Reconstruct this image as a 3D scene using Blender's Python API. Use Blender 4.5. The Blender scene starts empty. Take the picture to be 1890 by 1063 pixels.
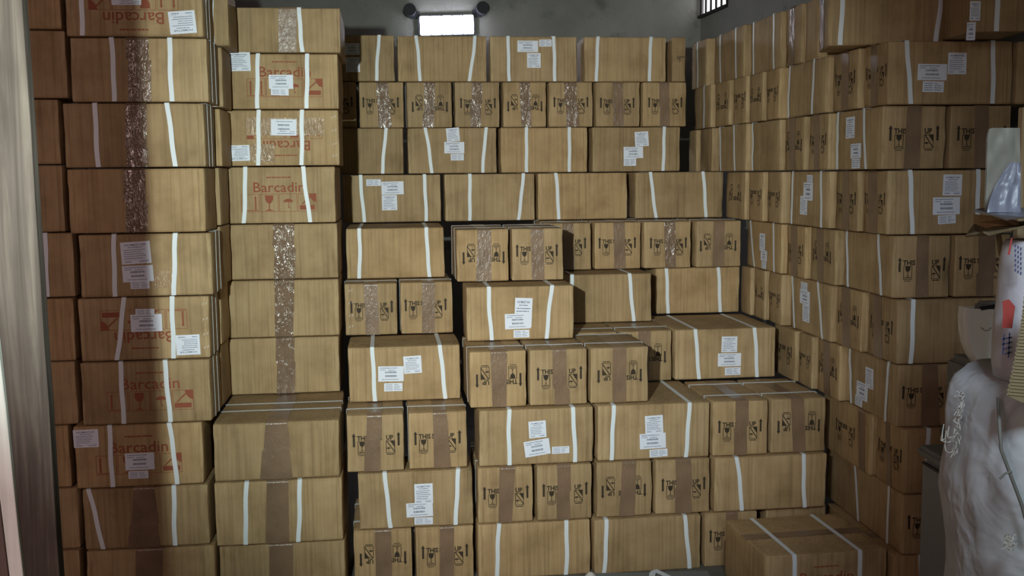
import bpy, math, random
from math import sin, cos, pi, sqrt, atan
from mathutils import Vector, Matrix, noise
rng = random.Random(7)
S = bpy.context.scene
COL = S.collection

# ------------------------------------------------------------------ camera
F = 1900.0; PITCH = math.radians(6.3); ROLL = 0.010; CAMZ = 2.10
cP, sP, cR, sR = cos(PITCH), sin(PITCH), cos(ROLL), sin(ROLL)
cam_d = bpy.data.cameras.new('camera'); cam = bpy.data.objects.new('camera', cam_d); COL.objects.link(cam)
cam_d.sensor_width = 36.0; cam_d.lens = F / 1890 * 36.0; cam_d.clip_start = 0.05
right = Vector((cR, -sR * sP, -sR * cP)); up = Vector((sR, cR * sP, cR * cP)); back = Vector((0, -cP, sP))
cam.matrix_world = Matrix(((right.x, up.x, back.x, 0), (right.y, up.y, back.y, 0), (right.z, up.z, back.z, CAMZ), (0, 0, 0, 1)))
S.camera = cam
# ------------------------------------------------------------------ world, lights, exposure
S.view_settings.view_transform = 'Standard'; S.view_settings.look = 'None'
S.view_settings.exposure = 0.0; S.view_settings.gamma = 1.0; S.view_settings.use_curve_mapping = False
W = bpy.data.worlds.new('world'); S.world = W; W.use_nodes = True
W.node_tree.nodes['Background'].inputs[0].default_value = (0.90, 1.0, 0.62, 1)
W.node_tree.nodes['Background'].inputs[1].default_value = 0.12

def lamp(name, kind, loc, energy, color, target=None, **kw):
    l = bpy.data.lights.new(name, kind); l.energy = energy; l.color = color
    for k, v in kw.items(): setattr(l, k, v)
    o = bpy.data.objects.new(name, l); COL.objects.link(o); o.location = loc
    if target is not None:
        o.rotation_euler = (Vector(target) - Vector(loc)).to_track_quat('-Z', 'Y').to_euler()
    return o
# hand lamp held at the left of the camera, and the light of the wall lamp
_a, _e = math.radians(3.6), math.radians(-6.5)
lamp('work_light', 'SPOT', (-0.62, 0.5, CAMZ + 0.30), 770, (0.87, 1.0, 0.93), target=(-0.62 + sin(_a), 0.5 + cos(_a), CAMZ + 0.30 + math.tan(_e)),
     spot_size=math.radians(59), spot_blend=1.0, shadow_soft_size=0.030)
# added warm fill from behind the camera on the left
lamp('warm_fill', 'AREA', (-1.4, -0.9, CAMZ + 0.5), 18, (1.0, 0.69, 0.68), target=(-1.3, 5.0, CAMZ - 0.3), shape='RECTANGLE', size=1.2, size_y=1.6, spread=math.radians(95))

lamp('cool_fill', 'AREA', (0.9, 0.6, CAMZ + 1.1), 5.0, (0.72, 0.88, 1.0), target=(1.55, 3.0, CAMZ - .6), shape='RECTANGLE', size=.5, size_y=.5, spread=math.radians(62))  # added cool fill that brightens the clutter at the right edge

# ------------------------------------------------------------------ pixel helpers (camera at origin, z up)
def ray(px, py):
    u0 = (px - 945) / F; v0 = (531.5 - py) / F
    u = u0 * cR + v0 * sR; v = v0 * cR - u0 * sR
    return (u, cP + v * sP, -sP + v * cP)
def at_z(px, py, z):
    d = ray(px, py); t = z / d[2]; return (d[0] * t, d[1] * t)
def at_y(px, py, y):
    d = ray(px, py); t = y / d[1]; return (d[0] * t, d[2] * t)
def on_line(px, py, y0, s):          # vertical plane y = y0 + s x
    d = ray(px, py); t = y0 / (d[1] - s * d[0]); return Vector((d[0] * t, d[1] * t, d[2] * t))
def proj(x, y, z):
    f = y * cP - z * sP; v = (y * sP + z * cP) / f; u = x / f
    return 945 + F * (u * cR - v * sR), 531.5 - F * (v * cR + u * sR)

# ------------------------------------------------------------------ materials
def mat(name, base, rough=0.8, metal=0.0, spec=0.3):
    m = bpy.data.materials.new(name); m.use_nodes = True
    b = m.node_tree.nodes['Principled BSDF']
    b.inputs['Base Color'].default_value = (*base, 1); b.inputs['Roughness'].default_value = rough
    b.inputs['Metallic'].default_value = metal; b.inputs['Specular IOR Level'].default_value = spec
    return m, m.node_tree.nodes, m.node_tree.links, b
def N(nd, t, **kw):
    n = nd.new(t)
    for k, v in kw.items():
        if k in n.inputs: n.inputs[k].default_value = v
        else: setattr(n, k, v)
    return n
def ramp(nd, stops):
    r = nd.new('ShaderNodeValToRGB'); e = r.color_ramp.elements
    e[0].position, e[0].color = stops[0][0], (*stops[0][1], 1)
    e[1].position, e[1].color = stops[-1][0], (*stops[-1][1], 1)
    for p, c in stops[1:-1]:
        x = e.new(p); x.color = (*c, 1)
    return r
def mix(nd, lk, a, b, f, mode='MIX'):
    m = nd.new('ShaderNodeMix'); m.data_type = 'RGBA'; m.blend_type = mode
    for i, v in ((0, f), (6, a), (7, b)):
        if hasattr(v, 'is_linked'): lk.new(v, m.inputs[i])
        elif i == 0: m.inputs[0].default_value = v
        else: m.inputs[i].default_value = (*v, 1)
    return m.outputs[2]

def cardboard_mat():
    m, nd, lk, b = mat('cardboard', (.4, .27, .14), 0.72, 0, 0.28)
    tc = nd.new('ShaderNodeTexCoord'); oi = nd.new('ShaderNodeObjectInfo')
    add = N(nd, 'ShaderNodeVectorMath', operation='ADD'); lk.new(tc.outputs['Object'], add.inputs[0])
    sc = N(nd, 'ShaderNodeVectorMath', operation='SCALE'); sc.inputs[0].default_value = (11, 7, 5); lk.new(oi.outputs['Random'], sc.inputs['Scale'])
    lk.new(sc.outputs[0], add.inputs[1])
    mp = nd.new('ShaderNodeMapping'); mp.inputs['Scale'].default_value = (70, 70, 1.6); lk.new(add.outputs[0], mp.inputs[0])
    flute = N(nd, 'ShaderNodeTexNoise', Scale=1.0, Detail=3.0); lk.new(mp.outputs[0], flute.inputs['Vector'])
    blot = N(nd, 'ShaderNodeTexNoise', Scale=5.0, Detail=5.0, Roughness=0.6); lk.new(add.outputs[0], blot.inputs['Vector'])
    r1 = ramp(nd, [(0.28, (.315, .212, .108)), (0.5, (.425, .293, .158)), (0.78, (.50, .355, .20))]); lk.new(blot.outputs[0], r1.inputs[0])
    r2 = ramp(nd, [(0.28, (.70, .68, .64)), (0.46, (.96, .95, .94)), (0.70, (1.12, 1.12, 1.11))]); lk.new(flute.outputs[0], r2.inputs[0])
    c = mix(nd, lk, r1.outputs[0], r2.outputs[0], 0.8, 'MULTIPLY')
    # rubbed upright edges and scuffed streaks
    sg0 = nd.new('ShaderNodeSeparateXYZ'); lk.new(tc.outputs['Generated'], sg0.inputs[0])
    mx = None
    for ax in (0, 1):
        a1 = N(nd, 'ShaderNodeMath', operation='SUBTRACT'); lk.new(sg0.outputs[ax], a1.inputs[0]); a1.inputs[1].default_value = .5
        a2 = N(nd, 'ShaderNodeMath', operation='ABSOLUTE'); lk.new(a1.outputs[0], a2.inputs[0])
        if mx is None: mx = a2.outputs[0]
        else:
            a3 = N(nd, 'ShaderNodeMath', operation='MINIMUM'); lk.new(mx, a3.inputs[0]); lk.new(a2.outputs[0], a3.inputs[1]); mx = a3.outputs[0]
    er = ramp(nd, [(.40, (0, 0, 0)), (.497, (1, 1, 1))]); lk.new(mx, er.inputs[0])
    mp2 = nd.new('ShaderNodeMapping'); mp2.inputs['Scale'].default_value = (45, 45, 6); lk.new(add.outputs[0], mp2.inputs[0])
    sn = N(nd, 'ShaderNodeTexNoise', Scale=1.0, Detail=4.0, Distortion=.6); lk.new(mp2.outputs[0], sn.inputs['Vector'])
    snr = ramp(nd, [(.42, (0, 0, 0)), (.60, (.75, .75, .75))]); lk.new(sn.outputs[0], snr.inputs[0])
    wf = mix(nd, lk, er.outputs[0], snr.outputs[0], 1.0, 'MULTIPLY')
    c = mix(nd, lk, c, (.56, .42, .24), wf)
    # per box tone
    r3 = ramp(nd, [(0.0, (.86, .85, .83)), (0.5, (1, 1, 1)), (1.0, (1.08, 1.04, .98))]); lk.new(oi.outputs['Random'], r3.inputs[0])
    c = mix(nd, lk, c, r3.outputs[0], 1.0, 'MULTIPLY')
    # glue joint / score creases near the upright corners
    sg = nd.new('ShaderNodeSeparateXYZ'); lk.new(tc.outputs['Generated'], sg.inputs[0])
    tot = None
    for ax, pos in ((0, .045), (0, .952), (1, .93), (1, .06), (2, .028), (2, .972)):
        s1 = N(nd, 'ShaderNodeMath', operation='SUBTRACT'); lk.new(sg.outputs[ax], s1.inputs[0]); s1.inputs[1].default_value = pos
        s2 = N(nd, 'ShaderNodeMath', operation='ABSOLUTE'); lk.new(s1.outputs[0], s2.inputs[0])
        s3 = N(nd, 'ShaderNodeMath', operation='LESS_THAN'); lk.new(s2.outputs[0], s3.inputs[0]); s3.inputs[1].default_value = .0045 if ax < 2 else .005
        if tot is None: tot = s3.outputs[0]
        else:
            a = N(nd, 'ShaderNodeMath', operation='MAXIMUM'); lk.new(tot, a.inputs[0]); lk.new(s3.outputs[0], a.inputs[1]); tot = a.outputs[0]
    cm = N(nd, 'ShaderNodeTexNoise', Scale=3.0); lk.new(add.outputs[0], cm.inputs['Vector'])
    cr = ramp(nd, [(0.42, (0, 0, 0)), (0.6, (1, 1, 1))]); lk.new(cm.outputs[0], cr.inputs[0])
    mm = N(nd, 'ShaderNodeMath', operation='MULTIPLY'); lk.new(tot, mm.inputs[0]); lk.new(cr.outputs[0], mm.inputs[1])
    m2 = N(nd, 'ShaderNodeMath', operation='MULTIPLY'); lk.new(mm.outputs[0], m2.inputs[0]); m2.inputs[1].default_value = 0.5
    c = mix(nd, lk, c, (.25, .15, .065), m2.outputs[0])
    lk.new(c, b.inputs['Base Color'])
    bp = N(nd, 'ShaderNodeBump', Strength=0.45, Distance=0.006); lk.new(flute.outputs[0], bp.inputs['Height'])
    b2 = N(nd, 'ShaderNodeBump', Strength=0.35, Distance=0.010); lk.new(blot.outputs[0], b2.inputs['Height']); lk.new(bp.outputs[0], b2.inputs['Normal'])
    lk.new(b2.outputs[0], b.inputs['Normal'])
    return m
def tape_mat(name, base, bump, rough, sc=(1, 1, .5), scale=45):
    m, nd, lk, b = mat(name, base, rough, 0, 0.6)
    tc = nd.new('ShaderNodeTexCoord'); mp = nd.new('ShaderNodeMapping'); mp.inputs['Scale'].default_value = sc; lk.new(tc.outputs['Object'], mp.inputs[0])
    n = N(nd, 'ShaderNodeTexNoise', Scale=scale, Detail=3.0, Roughness=0.6, Distortion=1.2); lk.new(mp.outputs[0], n.inputs['Vector'])
    n2 = N(nd, 'ShaderNodeTexNoise', Scale=7.0, Detail=2.0); lk.new(tc.outputs['Object'], n2.inputs['Vector'])
    r = ramp(nd, [(.3, tuple(x * .8 for x in base)), (.7, tuple(x * 1.15 for x in base))]); lk.new(n2.outputs[0], r.inputs[0]); lk.new(r.outputs[0], b.inputs['Base Color'])
    bp = N(nd, 'ShaderNodeBump', Strength=bump, Distance=0.012); lk.new(n.outputs[0], bp.inputs['Height']); lk.new(bp.outputs[0], b.inputs['Normal'])
    return m
M = {}
M['card'] = cardboard_mat()
M['tape'] = tape_mat('brown_packing_tape', (.235, .150, .095), .25, .32)
M['tape_c'] = tape_mat('crumpled_packing_tape', (.225, .148, .10), 1.0, .16, (1.5, 1.5, .6), 22)
M['film'] = tape_mat('clear_tape', (.42, .28, .16), .7, .18, (2.5, 2.5, .6), 40)
M['strap'] = mat('white_strap', (.80, .86, .92), .45, 0, .4)[0]
M['paper'] = mat('label_paper', (.82, .86, .98), .55, 0, .4)[0]
M['ink'] = mat('label_ink', (.16, .17, .26), .6)[0]
M['black'] = mat('black_print', (.045, .032, .02), .7)[0]
M['red'] = mat('red_print', (.30, .085, .045), .7)[0]
M['staple'] = mat('staple_metal', (.85, .83, .78), .3, 0.0, .8)[0]

def new_obj(name, me, material, parent=None, loc=None):
    o = bpy.data.objects.new(name, me); COL.objects.link(o)
    if material is not None:
        for mm in (material if isinstance(material, (list, tuple)) else [material]): me.materials.append(mm)
    if parent is not None: o.parent = parent
    if loc is not None: o.location = loc
    return o
def mesh(name, verts, faces, smooth=False, mats=None):
    me = bpy.data.meshes.new(name); me.from_pydata([tuple(v) for v in verts], [], faces)
    if smooth: me.polygons.foreach_set('use_smooth', [True] * len(me.polygons))
    if mats: me.polygons.foreach_set('material_index', mats)
    me.update(); return me
def tag(o, label, cat, group=None, kind=None):
    o['label'] = label; o['category'] = cat
    if group: o['group'] = group
    if kind: o['kind'] = kind

# ------------------------------------------------------------------ text templates (2d)
_txt = {}
def text2d(s, bold=0.0):
    k = (s, bold)
    if k in _txt: return _txt[k]
    c = bpy.data.curves.new('t', 'FONT'); c.body = s; c.size = 1.0; c.offset = bold; c.resolution_u = 2
    o = bpy.data.objects.new('t', c); COL.objects.link(o)
    bpy.context.view_layer.update()
    dg = bpy.context.evaluated_depsgraph_get(); me = bpy.data.meshes.new_from_object(o.evaluated_get(dg))
    vs = [(v.co.x, v.co.y) for v in me.vertices]; fs = [tuple(p.vertices) for p in me.polygons]
    bpy.data.objects.remove(o); bpy.data.curves.remove(c); bpy.data.meshes.remove(me)
    x0 = min(v[0] for v in vs); x1 = max(v[0] for v in vs); y0 = min(v[1] for v in vs); y1 = max(v[1] for v in vs)
    vs = [((x - (x0 + x1) / 2) / (x1 - x0), (y - (y0 + y1) / 2) / (y1 - y0)) for x, y in vs]
    _txt[k] = (vs, fs); return _txt[k]
class T2:
    """a flat drawing: vertices, faces, material per face"""
    def __init__(s): s.v = []; s.f = []; s.m = []
    def poly(s, pts, m=0):
        n = len(s.v); s.v += [tuple(p) for p in pts]; s.f.append(tuple(range(n, n + len(pts)))); s.m.append(m)
    def rect(s, x0, y0, x1, y1, m=0): s.poly([(x0, y0), (x1, y0), (x1, y1), (x0, y1)], m)
    def frame(s, x0, y0, x1, y1, t, m=0):
        s.rect(x0, y0, x1, y0 + t, m); s.rect(x0, y1 - t, x1, y1, m); s.rect(x0, y0 + t, x0 + t, y1 - t, m); s.rect(x1 - t, y0 + t, x1, y1 - t, m)
    def text(s, t, cx, cy, w, h, bold=0.0, m=0):
        vs, fs = text2d(t, bold); n = len(s.v)
        s.v += [(cx + x * w, cy + y * h) for x, y in vs]
        for f in fs: s.f.append(tuple(i + n for i in f)); s.m.append(m)
    def dashes(s, x0, y, x1, h, m, r, gap=.25):
        x = x0
        while x < x1 - h * .5:
            w = min(h * (0.5 + 1.8 * r.random()), x1 - x)
            s.rect(x, y - h / 2 * (.7 + .3 * r.random()), x + w, y + h / 2, m); x += w + h * gap * (1 + r.random())
def glass(t, x, y, h, m=0):
    w = h * .27
    pts = [(x - w, y + h * .5), (x - w * .95, y + h * .2), (x - w * .55, y + h * .02), (x - h * .035, y - h * .06), (x - h * .035, y - h * .42), (x - w * .7, y - h * .5),
           (x + w * .7, y - h * .5), (x + h * .035, y - h * .42), (x + h * .035, y - h * .06), (x + w * .55, y + h * .02), (x + w * .95, y + h * .2), (x + w, y + h * .5)]
    t.poly(pts, m)
def umbrella(t, x, y, h, m=0):
    w = h * .42; n = 8
    top = [(x + w * cos(pi * i / n), y + h * .05 + h * .3 * sin(pi * i / n)) for i in range(n + 1)]
    t.poly(top, m); t.rect(x - h * .03, y - h * .45, x + h * .03, y + h * .05, m); t.rect(x - h * .03, y - h * .45, x + h * .14, y - h * .38, m)
def uparrow(t, x, y0, y1, w, m=0):
    t.poly([(x - w * .5, y0), (x + w * .5, y0), (x + w * .5, y1 - w * 1.6), (x - w * .5, y1 - w * 1.6)], m)
    t.poly([(x - w * .95, y1 - w * 1.6), (x + w * .95, y1 - w * 1.6), (x, y1)], m)
def end_print():
    t = T2()
    uparrow(t, -.113, -.024, .047, .0105); uparrow(t, .113, -.024, .047, .0105)
    t.text('THIS', -.066, .020, .062, .026, .035); t.text('SIDE', 0, .020, .058, .026, .035); t.text('UP', .068, .020, .036, .026, .035)
    t.frame(-.094, -.062, -.050, .004, .0030); glass(t, -.072, -.022, .048); t.rect(-.088, -.054, -.056, -.050)
    t.frame(.048, -.062, .094, .004, .0030)
    t.poly([(.050, .002), (.056, .002), (.092, -.052), (.092, -.060)]); umbrella(t, .061, -.040, .026); t.poly([(.070, .001), (.091, .001), (.091, -.030)])
    t.rect(.052, -.070, .090, -.066); t.rect(-.090, -.070, -.056, -.067)
    return t
def brand_print(r):
    t = T2()
    t.dashes(-.065, .083, .065, .008, 0, r)
    t.text('Barcadin', 0, .030, .275, .055, .008)
    z1, z0 = -.006, -.104
    for x0, x1 in ((-.205, -.108), (-.103, -.006), (-.001, .096), (.101, .200)): t.frame(x0, z0, x1, z1, .0022)
    uparrow(t, -.185, z0 + .012, z1 - .010, .008); uparrow(t, -.128, z0 + .012, z1 - .010, .008); t.rect(-.198, z0 + .006, -.115, z0 + .010)
    glass(t, -.055, (z0 + z1) / 2, .082); t.rect(-.078, z0 + .005, -.032, z0 + .008)
    umbrella(t, .048, (z0 + z1) / 2, .062)
    t.rect(.110, z0 + .010, .190, z0 + .034)
    t.poly([(.198, z1 - .002), (.198, z1 - .048), (.180, z1 - .040), (.166, z1 - .022), (.160, z1 - .002)])
    t.poly([(.116, z0 + .038), (.124, z0 + .038), (.166, z1 - .022), (.162, z1 - .016)])
    return t
def label2(kind, w, h, r):
    t = T2(); a, b = w / 2, h / 2
    nx, ny = 3, 3
    for i in range(nx):
        for j in range(ny): t.rect(-a + w * i / nx, -b + h * j / ny, -a + w * (i + 1) / nx, -b + h * (j + 1) / ny, 0)
    if kind == 't':
        t.text('HOMESTAR', 0, b - h * .14, w * .72, h * .085, .015, 1)
        t.dashes(-a * .5, b - h * .25, a * .5, h * .035, 1, r)
        y = b - h * .36
        for k in range(5):
            t.dashes(-a * .8, y, a * (.3 + .5 * r.random()), h * .032, 1, r); y -= h * .095
        t.rect(-a * .85, y + h * .02, a * .85, y + h * .028, 1); y -= h * .06
        t.dashes(-a * .8, y, -a * .3, h * .04, 1, r); t.dashes(a * .2, y, a * .8, h * .04, 1, r)
    elif kind == 'b':
        t.dashes(-a * .85, b - h * .12, a * .5, h * .045, 1, r); t.dashes(-a * .85, b - h * .24, -a * .4, h * .04, 1, r); t.dashes(-a * .2, b - h * .26, a * .35, h * .04, 1, r)
        for y0, y1 in ((.05 * h, .16 * h), (-.20 * h, -.08 * h)):
            x = -a * .45
            while x < a * .42:
                ww = w * (.008 + .02 * r.random()); t.rect(x, y0, min(x + ww, a * .45), y1, 1); x += ww + w * (.006 + .010 * r.random())
        t.dashes(-a * .7, -b + h * .14, a * .6, h * .04, 1, r)
    else:
        for k in range(4):
            y = b - h * (.2 + .2 * k); t.dashes(-a * .85, y, -a * .05, h * .07, 1, r); t.dashes(a * .1, y, a * (.4 + .5 * r.random()), h * .07, 1, r)
    return t
END = end_print()

# ------------------------------------------------------------------ cartons
class Box:
    """carton of w (front width) x d (depth) x h, root at the centre of its base, local -y is the front"""
    def __init__(s, w, d, h, loc, yaw, seed):
        s.w, s.d, s.h, s.seed = w, d, h, seed; s.r = random.Random(seed)
        s.root = bpy.data.objects.new('cardboard_box', None); COL.objects.link(s.root)
        s.root.empty_display_size = .1
        s.loc = Vector(loc); s.yaw = yaw; s.root.location = (s.loc.x, s.loc.y, s.loc.z + CAMZ); s.root.rotation_euler = (0, 0, yaw)
        s.cx, s.sx = cos(yaw), sin(yaw); s.look = []
        s.body()
    def dent(s, p):
        q = Vector((p[0] * 5 + s.seed * 1.37, p[1] * 5, p[2] * 5)); n = noise.noise(q * .8)
        e = min(s.w / 2 - abs(p[0]), 0.1); f = min(s.d / 2 - abs(p[1]), .1)
        corner = max(0, 1 - min(abs(s.w / 2 - abs(p[0])) + abs(s.d / 2 - abs(p[1])), .12) / .12)
        return .0035 + .0035 * n + corner ** 2 * .008 * (.5 + .8 * noise.noise(q * 2.3))
    def body(s):
        R = .011
        def div(L, n):
            i = [-L / 2, -L / 2 + R * .3, -L / 2 + R]; k = L - 2 * R
            i += [-L / 2 + R + k * j / n for j in range(1, n)]
            return i + [L / 2 - R, L / 2 - R * .3, L / 2]
        X = div(s.w, max(4, int(s.w / .06))); Y = div(s.d, max(4, int(s.d / .06))); Z = [z + s.h / 2 for z in div(s.h, 6)]
        idx = {}; V = []; Fc = []
        def vid(i, j, k):
            key = (i, j, k)
            if key in idx: return idx[key]
            p = Vector((X[i], Y[j], Z[k] - s.h / 2)); c = Vector((max(-s.w / 2 + R, min(s.w / 2 - R, p.x)), max(-s.d / 2 + R, min(s.d / 2 - R, p.y)), max(-s.h / 2 + R, min(s.h / 2 - R, p.z))))
            dd = p - c; n = dd.normalized() if dd.length > 1e-9 else Vector((0, 0, 1)); q = c + n * R
            q.z += s.h / 2
            a = s.dent(q); m = Vector((n.x, n.y, n.z * .25))
            q = q - m * a
            if n.z > .3: q.z -= (.0015 + .003 * abs(noise.noise(Vector((q.x * 4, q.y * 4, s.seed * 3.3))))) * n.z
            idx[key] = len(V); V.append(q); return idx[key]
        nx, ny, nz = len(X) - 1, len(Y) - 1, len(Z) - 1
        for i in range(nx):
            for j in range(ny):
                Fc.append((vid(i, j, 0), vid(i, j + 1, 0), vid(i + 1, j + 1, 0), vid(i + 1, j, 0)))
                Fc.append((vid(i, j, nz), vid(i + 1, j, nz), vid(i + 1, j + 1, nz), vid(i, j + 1, nz)))
        for i in range(nx):
            for k in range(nz):
                Fc.append((vid(i, 0, k), vid(i + 1, 0, k), vid(i + 1, 0, k + 1), vid(i, 0, k + 1)))
                Fc.append((vid(i, ny, k), vid(i, ny, k + 1), vid(i + 1, ny, k + 1), vid(i + 1, ny, k)))
        for j in range(ny):
            for k in range(nz):
                Fc.append((vid(0, j, k), vid(0, j, k + 1), vid(0, j + 1, k + 1), vid(0, j + 1, k)))
                Fc.append((vid(nx, j, k), vid(nx, j + 1, k), vid(nx, j + 1, k + 1), vid(nx, j, k + 1)))
        s.bodyo = new_obj('box_body', mesh('box_body', V, Fc, True), M['card'], s.root)
    # point on a face. u runs to the right as seen from outside, v up, off outwards
    def P(s, face, u, v, off):
        if face == 'F': p = (u, -s.d / 2, v); n = (0, -1, 0)
        elif face == 'S': p = (-s.w / 2, -u, v); n = (-1, 0, 0)
        elif face == 'R': p = (s.w / 2, u, v); n = (1, 0, 0)
        else:
            p = (u, v, s.h); n = (0, 0, 1)
            a = -s.dent(p) * .25 + off
            return Vector((p[0], p[1], p[2] + a))
        lim = .30
        a = -s.dent(p) + off
        return Vector((p[0] + n[0] * a, p[1] + n[1] * a, p[2]))
    def uv(s, face, px, py):
        """photo pixel -> (u, v) on a face"""
        d = Vector(ray(px, py)); ex = Vector((s.cx, s.sx, 0)); ey = Vector((-s.sx, s.cx, 0))
        if face == 'F': n = -ey; c = s.loc - ey * s.d / 2; ax = ex
        else: n = -ex; c = s.loc - ex * s.w / 2; ax = -ey
        t = c.dot(n) / d.dot(n); p = d * t - c
        return p.dot(ax), p.z
    def draw(s, name, face, t, u, v, off, mats, rot=0, sc=1):
        c, q = cos(rot), sin(rot); V = []
        for i, (x, y) in enumerate(t.v): V.append((u + (x * c - y * q) * sc, v + (x * q + y * c) * sc))
        lift = {}
        for f, m in zip(t.f, t.m):
            for i in f: lift[i] = max(lift.get(i, 0), m)
        VV = [s.P(face, x, y, off + .0006 * lift.get(i, 0)) for i, (x, y) in enumerate(V)]
        return new_obj(name, mesh(name, VV, t.f, False, t.m), mats, s.root)
    def ribbon(s, name, pts, w, material, th=.0012):
        """pts: (position, width direction, normal)"""
        V = []; Fc = []
        for p, wd, n in pts:
            p = Vector(p); wd = Vector(wd); n = Vector(n)
            V += [p - wd * w / 2, p + wd * w / 2, p + wd * w / 2 + n * th, p - wd * w / 2 + n * th]
        for i in range(len(pts) - 1):
            a = 4 * i; b = a + 4
            for k in range(4): Fc.append((a + k, b + k, b + (k + 1) % 4, a + (k + 1) % 4))
        Fc += [(3, 2, 1, 0), tuple(len(V) - 4 + k for k in range(4))]
        return new_obj(name, mesh(name, V, Fc), material, s.root)
    def strap(s, face, ut, ub, top=True):
        n = {'F': (0, -1, 0), 'S': (-1, 0, 0), 'R': (1, 0, 0)}[face]; wd = {'F': (1, 0, 0), 'S': (0, -1, 0), 'R': (0, 1, 0)}[face]
        bow = s.r.uniform(-.004, .004); pts = []
        k = 8
        for i in range(k + 1):
            t = i / k; v = .003 + (s.h - .004) * t; u = ub + (ut - ub) * t + bow * sin(pi * t) + .0015 * sin(9 * t + s.seed)
            pts.append((s.P(face, u, v, .0026 + (0 if 0 < i < k else -.0012)), wd, n))
        if top:
            L = s.d if face == 'F' else s.w; nt = 6
            for i in range(0, nt + 1):
                t = .02 + .96 * i / nt
                p = {'F': (ut, -s.d / 2 + L * t), 'S': (-s.w / 2 + L * t, -ut), 'R': (s.w / 2 - L * t, ut)}[face]
                pts.append((s.P('T', p[0], p[1], .0005), wd, (0, 0, 1)))
        s.ribbon('strap', pts, .0215, M['strap'])
    def side_straps(s, ys, left=True, rightside=True):
        for y in ys:
            pts = []
            if left:
                for i in range(5): pts.append((s.P('S', -y, .003 + (s.h - .004) * i / 4, .0006), (0, 1, 0), (-1, 0, 0)))
            for i in range(9):
                x = -s.w / 2 + .006 + (s.w - .012) * i / 8; pts.append((s.P('T', x, y, .0005), (0, 1, 0), (0, 0, 1)))
            if rightside:
                for i in range(5): pts.append((s.P('R', y, s.h - .001 - (s.h - .004) * i / 4, .0006), (0, 1, 0), (1, 0, 0)))
            s.ribbon('strap', pts, .018, M['strap'], .0010)
    def tape(s, face, ut0, ut1, ub0, ub1, crumple=0, top=0.0, z0=0, z1=None):
        h = s.h if z1 is None else z1
        nu, nv = 5, 22; V = []; Fc = []
        jag = s.r.uniform(.3, .7) if s.r.random() < .5 else 2; js = s.r.uniform(-.012, .012)
        rows = [(z0 + .002 + (h - z0 - .003) * (1 - j / nv), j / nv, 'w') for j in range(nv + 1)]
        if top:
            rows = [(top * (1 - j / 8.0), 0, 't') for j in range(8)] + rows
        for v, t, k in rows:
            sh = js if (k == 'w' and t > jag) else 0
            a = ut0 + (ub0 - ut0) * t + sh + .0012 * noise.noise(Vector((v * 30, s.seed, 1))); b = ut1 + (ub1 - ut1) * t + sh + .0012 * noise.noise(Vector((v * 30, s.seed, 9)))
            for i in range(nu + 1):
                u = a + (b - a) * i / nu
                if k == 'w':
                    cr = (.0012 + .0022 * crumple) * abs(noise.noise(Vector((u * 60, v * 60, s.seed)))) + (.001 if sh else 0)
                    V.append(s.P(face, u, v, .0016 + cr))
                else:
                    p = (u, -s.d / 2 + v) if face == 'F' else (-s.w / 2 + v, -u)
                    V.append(s.P('T', p[0], p[1], .0004))
        for j in range(len(rows) - 1):
            for i in range(nu):
                a = j * (nu + 1) + i; Fc.append((a, a + nu + 1, a + nu + 2, a + 1))
        return new_obj('packing_tape', mesh('packing_tape', V, Fc, True), M['tape_c' if crumple else 'tape'], s.root)
    def staples(s, face, u, side=1):
        V = []; Fc = []
        for z in (.17, .38, .62, .86):
            for k in range(2):
                x = u + k * .016; v = z * s.h + k * .004; dv = .005
                a = [s.P(face, x - .0045, v - dv, .0003), s.P(face, x - .0020, v - dv - .001, .0022), s.P(face, x + .0045, v + dv, .0022), s.P(face, x + .0020, v + dv + .001, .0003)]
                n = len(V); V += a; Fc.append((n, n + 1, n + 2, n + 3))
        new_obj('staples', mesh('staples', V, Fc), M['staple'], s.root)
    # ---- apply a feature dictionary measured in photo pixels
    def features(s, face, o, ptop, pbot):
        """ptop/pbot: photo y of this face's top and bottom edge"""
        for e in o.get('s', []):
            t, b = e if isinstance(e, tuple) else (e, e)
            s.strap(face, s.uv(face, t, ptop)[0], s.uv(face, b, pbot)[0])
        if 't' in o:
            t = o['t']; t = t if len(t) == 4 else (t[0], t[1], t[0], t[1])
            us = [s.uv(face, t[0], ptop)[0], s.uv(face, t[1], ptop)[0], s.uv(face, t[2], pbot)[0], s.uv(face, t[3], pbot)[0]]
            s.tape(face, *us, crumple=o.get('c', 0), top=(s.d if face == 'F' else s.w) * .97)
        W_ = s.w if face == 'F' else s.d
        if 'p' in o:
            k = o['p']; du = o.get('pu', s.r.uniform(-.006, .006)); dz = s.r.uniform(-.006, .006)
            if k in 'ud':
                sc = min(1.0, W_ / .30)
                s.draw('printed_marks', face, END, du, s.h * (.52 if k == 'u' else .50) + dz, .0011, M['black'], 0 if k == 'u' else pi, sc)
            else:
                s.draw('printed_marks', face, brand_print(s.r), du, s.h * .5 + o.get('pv', .012 if k == 'B' else -.012), .0011, M['red'], 0 if k == 'B' else pi, .98)
        for q in o.get('l', []):
            x0, y0, x1, y1, k = q[:5]; rot = q[5] if len(q) > 5 else s.r.uniform(-.02, .02)
            a = s.uv(face, x0, (y0 + y1) / 2); b = s.uv(face, x1, (y0 + y1) / 2); c = s.uv(face, (x0 + x1) / 2, y0); d = s.uv(face, (x0 + x1) / 2, y1)
            w = b[0] - a[0]; h = c[1] - d[1]
            inv = k.isupper(); k = k.lower()
            s.draw('shipping_label', face, label2(k, w, h, s.r), (a[0] + b[0]) / 2, (c[1] + d[1]) / 2, {'t': .0018, 'b': .0026, 's': .0034}[k], [M['paper'], M['ink']], rot + (pi if inv else 0))
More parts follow.
